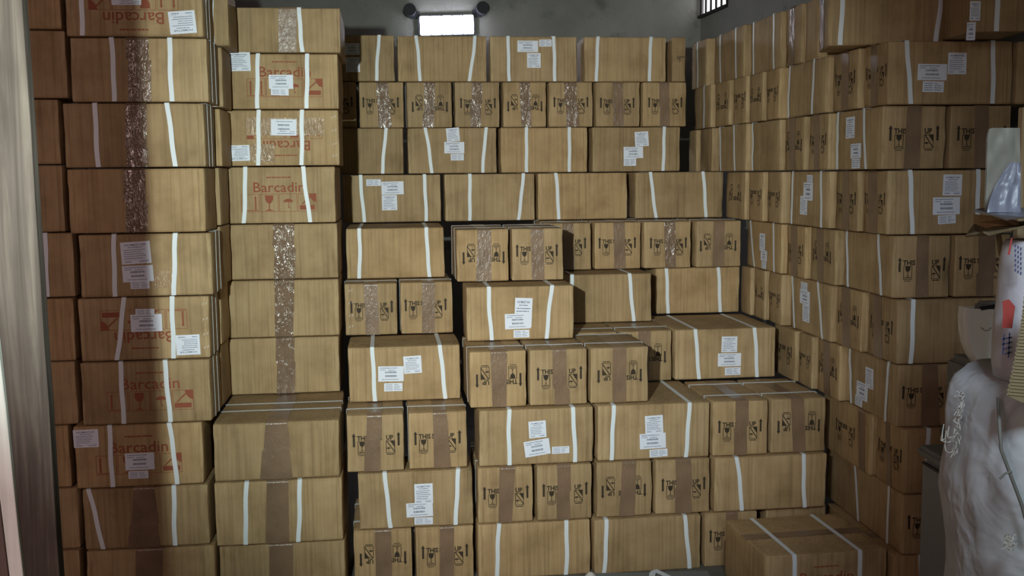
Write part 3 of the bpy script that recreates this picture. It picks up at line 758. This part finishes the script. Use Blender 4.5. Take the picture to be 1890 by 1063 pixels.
led, nd, lk, b = mat('led_panel', (1, 1, 1)); b.inputs['Emission Color'].default_value = (.86, .88, 1.0, 1); b.inputs['Emission Strength'].default_value = 55
lx = on_line(824, 47, 9.9 - .12 * 1.8, .12)
L = empty('led_wall_lamp', (lx.x, lx.y - .002, lx.z + CAMZ), atan(.12)); L.rotation_euler = (0, math.radians(-2), atan(.12))
new_obj('lamp_housing', box_mesh(-.255, .255, -.07, 0, -.095, .085, .012), M['dark'], L)
for i in range(5):
    x = -.245 + .098 * i
    new_obj('led_panel', box_mesh(x + .004, x + .094, -.083, -.0705, -.088, .074, .004), led, L)
for sx in (-1, 1):
    new_obj('side_head', cyl(.055, .06, -.11, -.01), M['dark'], L, (sx * .33, 0, .135))
    new_obj('bracket_arm', box_mesh(min(sx * .24, sx * .33), max(sx * .24, sx * .33), -.03, -.01, .06, .13, .004), M['dark'], L)
tag(L, 'bright white LED lamp with dark round heads high on the back wall', 'lamp')

# ------------------------------------------------------------------ wooden post at the left edge
def wood_mat(name, c0, c1, c2):
    m, nd, lk, b = mat(name, c1, .85, 0, .2)
    tc = nd.new('ShaderNodeTexCoord'); mp = nd.new('ShaderNodeMapping'); mp.inputs['Scale'].default_value = (34, 34, 1.5); lk.new(tc.outputs['Object'], mp.inputs[0])
    n = N(nd, 'ShaderNodeTexNoise', Scale=1.0, Detail=6.0, Roughness=.6, Distortion=.5); lk.new(mp.outputs[0], n.inputs['Vector'])
    n2 = N(nd, 'ShaderNodeTexNoise', Scale=4.0, Detail=4.0); lk.new(tc.outputs['Object'], n2.inputs['Vector'])
    r = ramp(nd, [(.28, c0), (.5, c1), (.75, c2)]); lk.new(n.outputs[0], r.inputs[0])
    r2 = ramp(nd, [(.3, (.75, .74, .74)), (.6, (1.1, 1.1, 1.1))]); lk.new(n2.outputs[0], r2.inputs[0])
    lk.new(mix(nd, lk, r.outputs[0], r2.outputs[0], .8, 'MULTIPLY'), b.inputs['Base Color'])
    bp = N(nd, 'ShaderNodeBump', Strength=.5, Distance=.006); lk.new(n.outputs[0], bp.inputs['Height']); lk.new(bp.outputs[0], b.inputs['Normal'])
    return m
M['wood'] = wood_mat('weathered_wood', (.036, .029, .025), (.078, .064, .055), (.150, .130, .108))
M['wood_lit'] = wood_mat('lit_wood', (.60, .64, .60), (.74, .78, .74), (.84, .88, .84))  # pale tone paints in the light on the post's edge face
M['wood_p'] = wood_mat('pinkish_wood', (.09, .065, .06), (.13, .095, .085), (.17, .13, .12))
M['wood_t'] = wood_mat('tan_wood', (.34, .23, .12), (.45, .32, .18), (.55, .40, .25))
PY = 2.34
def board(name, pts_top, pts_bot, y0, y1, material, root, z0=-CAMZ, z1=1.7):
    """pts: (px, py) of left and right edges at two heights on the plane y0"""
    (a, ay), (b_, by) = pts_top; (c, cy), (d, dy) = pts_bot
    def line(p, q):
        P1 = at_y(*p, y0); P2 = at_y(*q, y0)
        f = lambda z: P2[0] + (P1[0] - P2[0]) * (z - P2[1]) / (P1[1] - P2[1])
        return f
    fl = line((a, ay), (c, cy)); fr = line((b_, by), (d, dy)); V = []; Fc = []; n = 24
    for i in range(n + 1):
        z = z0 + (z1 - z0) * i / n; j = .0025 * noise.noise(Vector((z * 5, y0, 3))); k = .003 * noise.noise(Vector((z * 4, y0, 8)))
        xl, xr = fl(z) + k, fr(z) + j
        for x, y in ((xl, y0 + .001), (xl + .001, y0), (xr - .0015, y0), (xr, y0 + .0015), (xr, y1), (xl, y1)): V.append(Vector((x, y, z + CAMZ)) - Vector(root.location))
    for i in range(n):
        for k in range(6):
            q = i * 6; Fc.append((q + k, q + (k + 1) % 6, q + 6 + (k + 1) % 6, q + 6 + k))
    Fc += [tuple(range(6))[::-1], tuple(range(n * 6, n * 6 + 6))]
    return new_obj(name, mesh(name, V, Fc), material, root)
root = empty('wooden_post', (-1.05, PY, 0))
board('weathered_board', ((-70, 0), (40, 0)), ((44, 1063), (110, 1063)), PY, PY + .028, M['wood'], root)
board('lit_strip', ((-110, 0), (-71, 0)), ((17, 1063), (43, 1063)), PY - .012, PY + .06, M['wood_lit'], root)
board('side_board', ((-330, 0), (-111, 0)), ((-260, 1063), (16, 1063)), PY + .01, PY + .07, M['wood_p'], root)
tag(root, 'weathered grey wooden post with a pale strip at the left edge', 'post')

# ------------------------------------------------------------------ clutter at the right edge
M['grey'] = mat('grey_metal', (.24, .26, .27), .5, 0, .4)[0]
M['grey2'] = mat('pale_grey_board', (.22, .23, .22), .7, 0, .3)[0]
M['white'] = mat('white_plastic', (.88, .92, .90), .22, 0, .8)[0]
M['sheet'] = mat('cloudy_plastic_sheet', (.27, .26, .22), .5, 0, .3)[0]
M['sheet2'] = mat('bluish_plastic_film', (.22, .23, .29), .35, 0, .5)[0]
M['torn'] = mat('torn_cardboard', (.30, .24, .14), .8, 0, .2)[0]
M['cord'] = mat('grey_cord', (.22, .22, .20), .8)[0]
M['thread'] = mat('frayed_thread', (.62, .60, .55), .7)[0]
def weave_mat():
    m, nd, lk, b = mat('woven_sack', (.55, .60, .68), .6, 0, .4)
    tc = nd.new('ShaderNodeTexCoord')
    n = N(nd, 'ShaderNodeTexNoise', Scale=6.0, Detail=6.0, Roughness=.6); lk.new(tc.outputs['Object'], n.inputs['Vector'])
    r = ramp(nd, [(.3, (.50, .51, .54)), (.7, (.70, .72, .75))]); lk.new(n.outputs[0], r.inputs[0]); lk.new(r.outputs[0], b.inputs['Base Color'])
    n2 = N(nd, 'ShaderNodeTexNoise', Scale=7.0, Detail=2.5, Roughness=.5, Distortion=.6); lk.new(tc.outputs['Object'], n2.inputs['Vector'])
    bp = N(nd, 'ShaderNodeBump', Strength=.7, Distance=.035); lk.new(n2.outputs[0], bp.inputs['Height'])
    ck = N(nd, 'ShaderNodeTexChecker', Scale=260.0); lk.new(tc.outputs['Object'], ck.inputs['Vector'])
    b2 = N(nd, 'ShaderNodeBump', Strength=.15, Distance=.002); lk.new(ck.outputs[1], b2.inputs['Height']); lk.new(bp.outputs[0], b2.inputs['Normal']); lk.new(b2.outputs[0], b.inputs['Normal'])
    return m
M['weave'] = weave_mat()
def tube(pts, r, n=6):
    V = []; Fc = []; m = len(pts)
    for i, p in enumerate(pts):
        p = Vector(p); t = (Vector(pts[min(i + 1, m - 1)]) - Vector(pts[max(i - 1, 0)])).normalized()
        a = t.cross(Vector((.3, 1, .2))).normalized(); b = t.cross(a)
        for k in range(n): V.append(p + a * r * cos(2 * pi * k / n) + b * r * sin(2 * pi * k / n))
    for i in range(m - 1):
        for k in range(n): Fc.append((i * n + k, i * n + (k + 1) % n, (i + 1) * n + (k + 1) % n, (i + 1) * n + k))
    return V, Fc
def join(parts):
    V = []; Fc = []
    for v, f in parts:
        n = len(V); V += list(v); Fc += [tuple(i + n for i in q) for q in f]
    return V, Fc
def W3(px, py, y, root=None):
    d = ray(px, py); t = y / d[1]; p = Vector((d[0] * t, y, d[2] * t + CAMZ))
    return p - Vector(root.location) if root is not None else p

# grey metal cabinet: runs along the right wall
ca = W3(1694, 820, 4.40); yaw = atan(.066); ch = ca.z
cab = empty('grey_cabinet', (ca.x, 4.40, 0), yaw)      # origin at the far-left corner, -y comes nearer
new_obj('cabinet_body', box_mesh(.012, .50, -1.5, -.01, .0, ch - .05, .02, 3), M['grey'], cab)
new_obj('cabinet_lid', box_mesh(-.006, .52, -1.52, .005, ch - .048, ch, .015, 3), M['grey2'], cab)
V, Fc = join([tube([(.006, -1.4, ch - .07), (.006, -.7, ch - .072), (.006, -.04, ch - .07)], .006)])
new_obj('edge_rail', mesh('edge_rail', V, Fc), M['dark'], cab)
tag(cab, 'grey metal cabinet with pale lid behind the white sack', 'cabinet')
# pale grey case standing on the cabinet
cz = W3(1744, 652, 4.2).z; cx = W3(1744, 652, 4.2).x
case = empty('grey_case', (cx, 4.2, ch + .001), yaw)
new_obj('case_body', box_mesh(0, .40, -.62, 0, 0, cz - ch, .025, 3), M['grey2'], case)
for i, (dy, dz) in enumerate(((-.07, .12), (-.13, .07), (-.17, .17))):
    o = new_obj('knob', cyl(.028, .024, -.03, 0, 14), M['dark'], case, (-.001, dy, dz)); o.rotation_euler = (0, 0, -pi / 2)
tag(case, 'pale grey case with dark knobs on top of the cabinet', 'case')
# white tub with round lower corner, tilted
tb = W3(1830, 684, 3.85)
tub = empty('white_tub', (W3(1838, 684, 3.85).x, 3.85, cz + .003), .05)
prof = []
k = 3.85 / F
for (px, py) in ((1781, 572), (1779, 590), (1780, 615), (1784, 640), (1793, 662), (1805, 678), (1818, 684), (1850, 684), (1900, 684), (1925, 676), (1940, 655), (1948, 620), (1950, 580), (1950, 578)):
    p = W3(px, py, 3.85, tub); prof.append((p.x, p.z - 0.0))
z_min = min(p[1] for p in prof); prof = [(x, z - z_min) for x, z in prof]
V = []; Fc = []; np_ = len(prof); ys = [-.012, 0, .012, .05, .065, .07]; ins = [.012, .003, 0, 0, .006, .02]
cxm = sum(p[0] for p in prof) / np_; czm = .12
for y, q in zip(ys, ins):
    for x, z in prof:
        V.append((x + (cxm - x) * q * 4, y, max(z + (czm - z) * q * 2, .0)))
for i in range(len(ys) - 1):
    for j in range(np_ - 1): Fc.append((i * np_ + j, i * np_ + j + 1, (i + 1) * np_ + j + 1, (i + 1) * np_ + j))
k1 = len(V); V += V[:np_] + V[(len(ys) - 1) * np_:len(ys) * np_]
Fc += [tuple(k1 + j for j in range(np_)), tuple(k1 + np_ + j for j in range(np_))[::-1]]
new_obj('tub_shell', mesh('tub_shell', V, Fc, True), M['white'], tub)
zt_ = max(p[1] for p in prof)
V, Fc = join([tube([(prof[0][0] + .05, -.012, zt_ - .004), (prof[0][0] + .1, -.014, zt_ + .004), (prof[0][0] + .16, -.012, zt_ - .006), (prof[0][0] + .24, -.012, zt_ - .01)], .008)])
new_obj('dark_rim', mesh('dark_rim', V, Fc, True), M['dark'], tub)
new_obj('tub_contents', box_mesh(prof[0][0] + .06, prof[0][0] + .30, .012, .06, zt_ - .06, zt_ + .018, .01), M['grey2'], tub)
V, Fc = tube([(prof[0][0] + .055, -.014, zt_ - .075), (prof[0][0] + .07, -.014, zt_ - .088), (prof[0][0] + .085, -.014, zt_ - .086), (prof[0][0] + .095, -.014, zt_ - .076)], .0015)
new_obj('embossed_mark', mesh('embossed_mark', V, Fc), M['cord'], tub)
tag(tub, 'white plastic tub with rounded corner behind the printed bag', 'tub')

# big white woven sack
def sack(name, rows, cy, depth, root, material, nseg=40, wob=.010, freq=5):
    """rows: (z, xl, xr) in root space"""
    V = []; Fc = []
    for (z, xl, xr) in rows:
        cx = (xl + xr) / 2; w = (xr - xl) / 2
        for k in range(nseg):
            a = 2 * pi * k / nseg; c, s_ = cos(a), sin(a); e = .7
            x = cx + w * math.copysign(abs(c) ** e, c); y = cy + depth / 2 * math.copysign(abs(s_) ** e, s_) * min(1, (w / .12) if w < .12 else 1)
            f = 1 + wob / max(w, .05) * (noise.noise(Vector((x * freq, y * freq, z * freq))) + .6 * noise.noise(Vector((x * freq * 3, y * freq * 3, z * freq * 1.5))))
            V.append((cx + (x - cx) * f, cy + (y - cy) * f, z))
    n = len(rows)
    for i in range(n - 1):
        for k in range(nseg): Fc.append((i * nseg + k, i * nseg + (k + 1) % nseg, (i + 1) * nseg + (k + 1) % nseg, (i + 1) * nseg + k))
    Fc += [tuple(range(nseg))[::-1], tuple((n - 1) * nseg + k for k in range(nseg))]
    return new_obj(name, mesh(name, V, Fc, True), material, root)
SY = 2.62
sk = empty('woven_sack', (W3(1900, 900, SY).x, SY, 0), 0)
left = [(1063, 1776), (1020, 1775), (980, 1772), (950, 1770), (920, 1763), (880, 1761), (840, 1762), (800, 1764), (770, 1768), (745, 1776), (725, 1787), (708, 1802), (696, 1822), (690, 1845)]
fy = SY - .0
rows = []
zb_ = W3(1776, 1063, fy).z
for z in (0, .03, .12, .3, .5, .7, .88): rows.append((z, W3(1776, 1063, fy, sk).x + .05 * (1 - z / .9) * (1 if z > 0 else 1.2) - .02, .34 + (-.03 if z == 0 else 0)))
for py, px in left:
    p = W3(px, py, fy, sk); q = .34 - max(0, (745 - py)) / 55 * .16
    rows.append((p.z, p.x, q))
rows = sorted(r for r in rows)
sack('sack_body', rows, 0.0, .46, sk, M['weave'], 72, .026, 4.5)
def front(px, py, off):      # point on a plane in front of the sack
    return W3(px, py, SY - off, sk)
V, Fc = join([tube([front(x, y, o) for x, y, o in ((1842, 735, .16), (1845, 790, .236), (1848, 830, .243), (1862, 868, .245), (1876, 905, .245), (1887, 935, .245), (1900, 985, .245))], .0042),
              tube([front(x, y, o) for x, y, o in ((1845, 884, .243), (1855, 874, .247), (1868, 870, .248))], .003)])
new_obj('tie_cord', mesh('tie_cord', V, Fc, True), M['cord'], sk)
r = random.Random(5); parts = []
for i in range(70):
    t = r.random(); px = 1776 - 22 * t * 0 - (8 * sin(t * 3)) ; py = 728 + 105 * t; px = 1768 - 14 * t + r.uniform(-3, 4)
    p0 = W3(px + 8, py, SY - .03, sk); dx = -r.uniform(.004, .020); dz = r.uniform(-.022, .014)
    parts.append(tube([p0, p0 + Vector((dx * .5, -r.uniform(0, .02), dz * .3 + .004)), p0 + Vector((dx, -r.uniform(0, .03), dz))], .0011, 4))
for (cx0, cy0, w_, h_) in ((1748, 800, 9, 22), (1752, 815, 8, 26), (1757, 798, 8, 14), (1743, 806, 6, 10)):
    parts.append(tube([W3(cx0 + w_ * cos(a), cy0 + h_ * sin(a) + 6 * cos(2 * a), SY - .06 + .01 * sin(a * 2), sk) for a in [j * .5 for j in range(9)]] , .0013, 4))
V, Fc = join(parts); new_obj('frayed_threads', mesh('frayed_threads', V, Fc), M['thread'], sk); parts = []
for i in range(45):
    p0 = front(1861 + r.uniform(-9, 9), 997 + r.uniform(-10, 12), .246); parts.append(tube([p0, p0 + Vector((r.uniform(-.008, .008), -.010, r.uniform(-.008, .008))), p0 + Vector((r.uniform(-.014, .014), -.006, r.uniform(-.014, .014)))], .0011, 4))
V, Fc = join(parts); new_obj('knot', mesh('knot', V, Fc), M['thread'], sk)
tag(sk, 'big white woven sack with frayed threads at the lower right corner', 'sack')

# printed bag on the sack
def bag_mat():
    m, nd, lk, b = mat('printed_bag_film', (.60, .58, .62), .4, 0, .5)
    tc = nd.new('ShaderNodeTexCoord'); n = N(nd, 'ShaderNodeTexNoise', Scale=14.0, Detail=3.0); lk.new(tc.outputs['Object'], n.inputs['Vector'])
    bp = N(nd, 'ShaderNodeBump', Strength=.5, Distance=.01); lk.new(n.outputs[0], bp.inputs['Height']); lk.new(bp.outputs[0], b.inputs['Normal']); return m
M['bag'] = bag_mat(); M['bagred'] = mat('bag_red_print', (.42, .07, .06), .5)[0]; M['bagblue'] = mat('bag_blue_print', (.10, .10, .20), .5)[0]
BY = 2.55
bg = empty('printed_bag', (W3(1900, 700, BY).x, BY, W3(1900, 690, BY).z + .004), 0)
rows = []
top_sack = W3(1845, 690, SY).z + .004
bg.location.z = top_sack
for py, px in ((689, 1840), (670, 1836), (640, 1838), (600, 1842), (560, 1846), (520, 1849), (480, 1855), (455, 1860), (444, 1866)):
    p = W3(px, py, BY, bg); rows.append((max(p.z, 0), p.x, .21 - (0 if py > 450 else .03)))
rows[0] = (0, rows[0][1], rows[0][2])
sack('bag_body', rows, 0, .17, bg, M['bag'], 36, .006, 7)
def decal(name, polys, y, material, root):
    V = []; Fc = []
    for poly in polys:
        n = len(V); V += [W3(px, py, y, root) for px, py in poly]; Fc.append(tuple(range(n, n + len(poly))))
    return new_obj(name, mesh(name, V, Fc), material, root)
yy = BY - .094
decal('red_print', [[(1850, 556), (1862, 552), (1874, 566), (1868, 606), (1849, 605), (1851, 580)], [(1866, 440), (1869, 438), (1864, 470), (1859, 470)]], yy, M['bagred'], bg)
decal('dark_lettering', [[(1848 + 2 * i, 625 + 9 * i), (1868, 621 + 9 * i), (1868, 624 + 9 * i), (1848 + 2 * i, 628 + 9 * i)] for i in range(4)]
      + [[(1852, 616), (1855, 616), (1852, 655), (1849, 655)], [(1862, 614), (1865, 614), (1863, 660), (1860, 660)]]
      , yy - .001, M['bagblue'], bg)
decal('small_print', [[(1873 + 5 * i, 450 + 3 * i + 9 * j), (1876 + 5 * i, 451 + 3 * i + 9 * j), (1875 + 5 * i, 457 + 3 * i + 9 * j), (1872 + 5 * i, 456 + 3 * i + 9 * j)] for i in range(3) for j in range(6)], yy - .001, M['bagblue'], bg)
tag(bg, 'white plastic bag with red and dark print at the right edge', 'bag')

# corrugated cardboard piece leaning on the bag
cp = empty('corrugated_cardboard', tuple(W3(1880, 742, 2.33)), 0)
poly = [(1858, 728), (1884, 742), (1935, 752), (1935, 520), (1892, 534), (1884, 560), (1879, 600), (1872, 650)]
V = []; Fc = []
edge = [(1892, 534), (1858, 728)]
teeth = []
for i in range(46):
    t = i / 45; a = Vector((1891 - 7 * t - 26 * t ** 1.5, 536 + 192 * t)); teeth.append((a.x + (-1.6 if i % 2 else 1.6), a.y))
poly = teeth + [(1884, 742), (1935, 752), (1935, 520)]
lean = lambda px, py, off: W3(px, py, 2.335 + off, cp)
n = len(poly); V = [lean(px, py, 0) for px, py in poly] + [lean(px, py, .006) for px, py in poly]
Fc = [tuple(range(n)), tuple(range(n, 2 * n))[::-1]] + [(i, (i + 1) % n, n + (i + 1) % n, n + i) for i in range(n)]
new_obj('cardboard_panel', mesh('cardboard_panel', V, Fc), M['torn'], cp)
V, Fc = join([tube([lean(1887 - 5 * (i / 30) - 24 * (i / 30) ** 1.5 + 3, 548 + 180 * i / 30, -.001), lean(1935, 545 + 190 * i / 30, -.001)], .0016, 4) for i in range(31)])
new_obj('flutes', mesh('flutes', V, Fc), M['torn'], cp)
tag(cp, 'torn corrugated cardboard piece leaning against the printed bag', 'cardboard')

# torn flattened carton lying on top of the bag
tz = W3(1876, 440, BY).z + .003
fl = empty('torn_carton', (W3(1880, 418, 2.7).x, 2.62, tz), 0)
def slabpoly(name, pts, th, material, root):
    n = len(pts); V = [Vector(p) - Vector(root.location) for p in pts]; V += [v + Vector((0, 0, th)) for v in V]
    Fc = [tuple(range(n))[::-1], tuple(range(n, 2 * n))] + [(i, (i + 1) % n, n + (i + 1) % n, n + i) for i in range(n)]
    return new_obj(name, mesh(name, V, Fc), material, root)
slabpoly('lower_flap', [W3(1782, 438, 2.95), W3(1797, 416, 3.25), W3(1870, 412, 3.3), W3(1990, 405, 3.1), W3(1990, 425, 2.45), W3(1890, 420, 2.45), W3(1862, 426, 2.5), W3(1826, 435, 2.58), W3(1815, 430, 2.6), W3(1800, 436, 2.8)], .005, M['torn'], fl)
slabpoly('upper_flap', [W3(1795, 390, 2.9), W3(1812, 386, 3.1), W3(1870, 388, 3.2), W3(1990, 385, 3.0), W3(1990, 400, 2.5), W3(1890, 403, 2.5), W3(1856, 407, 2.62), W3(1830, 398, 2.75)], .004, M['sheet2'], fl)
slabpoly('inner_fold', [W3(1797, 412, 3.0), W3(1797, 399, 3.0), W3(1850, 404, 2.8), W3(1880, 412, 2.8), W3(1880, 420, 2.8), W3(1826, 424, 2.9)], .006, M['card'], fl)
slabpoly('hanging_tab', [W3(1838, 436, 2.72), W3(1848, 436, 2.72), W3(1855, 470, 2.70), W3(1851, 484, 2.70), W3(1843, 470, 2.70)], .004, M['torn'], fl)
tag(fl, 'torn open carton flaps lying on top of the printed bag', 'cardboard')
# cloudy plastic sheet standing on the torn carton
ps = empty('plastic_sheet', tuple(W3(1860, 392, 2.85)), 0)
V = []; Fc = []; nu, nv = 10, 14
for j in range(nv + 1):
    for i in range(nu + 1):
        t = j / nv; xl = 1821 + (3 if t > .95 else 0) + 0 * t; xl = 1819 + 4 * t + (4 * max(0, t - .9) * 10); px = xl + (1883 - xl) * i / nu; py = 391 - 155 * t + (2 if i == 0 else 0)
        V.append(W3(px, py, 2.86 + .012 * noise.noise(Vector((i * .5, j * .4, 2))), ps))
for j in range(nv):
    for i in range(nu): a = j * (nu + 1) + i; Fc.append((a, a + 1, a + nu + 2, a + nu + 1))
n = len(V); V += [v + Vector((0, .006, 0)) for v in V]; Fc += [tuple(i + n for i in f)[::-1] for f in Fc]
new_obj('sheet_panel', mesh('sheet_panel', V, Fc, True), M['sheet'], ps)
V = []; Fc = []
for j in range(9):
    for i in range(9):
        t = j / 8; xl = 1822 + 42 * t ** 1.6; px = xl + (1884 - xl) * i / 8; py = 392 - 92 * t
        V.append(W3(px, py, 2.80 + .03 * t + .02 * noise.noise(Vector((i * .9, j * .8, 7))), ps))
for j in range(8):
    for i in range(8): a = j * 9 + i; Fc.append((a, a + 1, a + 10, a + 9))
new_obj('crumpled_film', mesh('crumpled_film', V, Fc, True), M['sheet2'], ps)
tag(ps, 'cloudy plastic sheet standing above the torn carton flaps', 'plastic sheet')
# tan batten at the right edge
bt = empty('wooden_batten', (W3(1890, 500, 3.4).x, 3.41, 0), 0)
x0 = W3(1883.5, 300, 3.37, bt).x; zt_ = W3(1886, 198, 3.37).z
new_obj('batten', box_mesh(x0, x0 + .04, -.04, -.01, 0, zt_, .002), M['wood_t'], bt)
tag(bt, 'tan upright wooden batten at the right edge beside the plastic sheet', 'batten')

# grey wrapped bundle at the lower edge
gb = empty('wrapped_bundle', (W3(1195, 1050, 4.0).x, 3.75, 0), atan(.03))
gz = W3(1200, 1052, 4.0).z
xl = W3(1075, 1060, 4.0, gb).x; xr = W3(1330, 1060, 4.0, gb).x
V = []; Fc = []; nx, ny = 16, 8
me = box_mesh(xl, xr, -.28, .28, 0, gz, .05, 4)
new_obj('bundle_body', me, M['grey2'], gb, None)
zz = gz + .002
pts = [(-.10, -.27, zz), (-.03, .0, zz), (.02, .20, zz + .004), (.035, .23, zz + .004), (.12, .10, zz), (.26, -.12, zz)]
pp = []
for i in range(len(pts) - 1):
    for t in (0, .5): pp.append(tuple(pts[i][k] + (pts[i + 1][k] - pts[i][k]) * t for k in range(3)))
pp.append(pts[-1]); V = []; Fc = []
for i, p in enumerate(pp):
    q = Vector(pp[min(i + 1, len(pp) - 1)]) - Vector(pp[max(i - 1, 0)]); q.z = 0; q.normalize(); sd = Vector((-q.y, q.x, 0)) * .012
    V += [Vector(p) - sd, Vector(p) + sd, Vector(p) + sd + Vector((0, 0, .002)), Vector(p) - sd + Vector((0, 0, .002))]
for i in range(len(pp) - 1):
    for k in range(4): Fc.append((4 * i + k, 4 * i + 4 + k, 4 * i + 4 + (k + 1) % 4, 4 * i + (k + 1) % 4))
new_obj('loose_strap', mesh('loose_strap', V, Fc), M['strap'], gb)
V = []; Fc = []
for i, (z, r_) in enumerate(((0, .026), (.012, .024), (.024, .014), (.030, .004))):
    for k in range(12): V.append((xl + .035 + r_ * cos(pi * k / 6), .20 + r_ * sin(pi * k / 6), gz - .012 + z))
for i in range(3):
    for k in range(12): Fc.append((i * 12 + k, i * 12 + (k + 1) % 12, (i + 1) * 12 + (k + 1) % 12, (i + 1) * 12 + k))
new_obj('tied_corner', mesh('tied_corner', V, Fc, True), M['thread'], gb)
tag(gb, 'grey wrapped bundle with a loose white strap at the bottom edge', 'bundle')
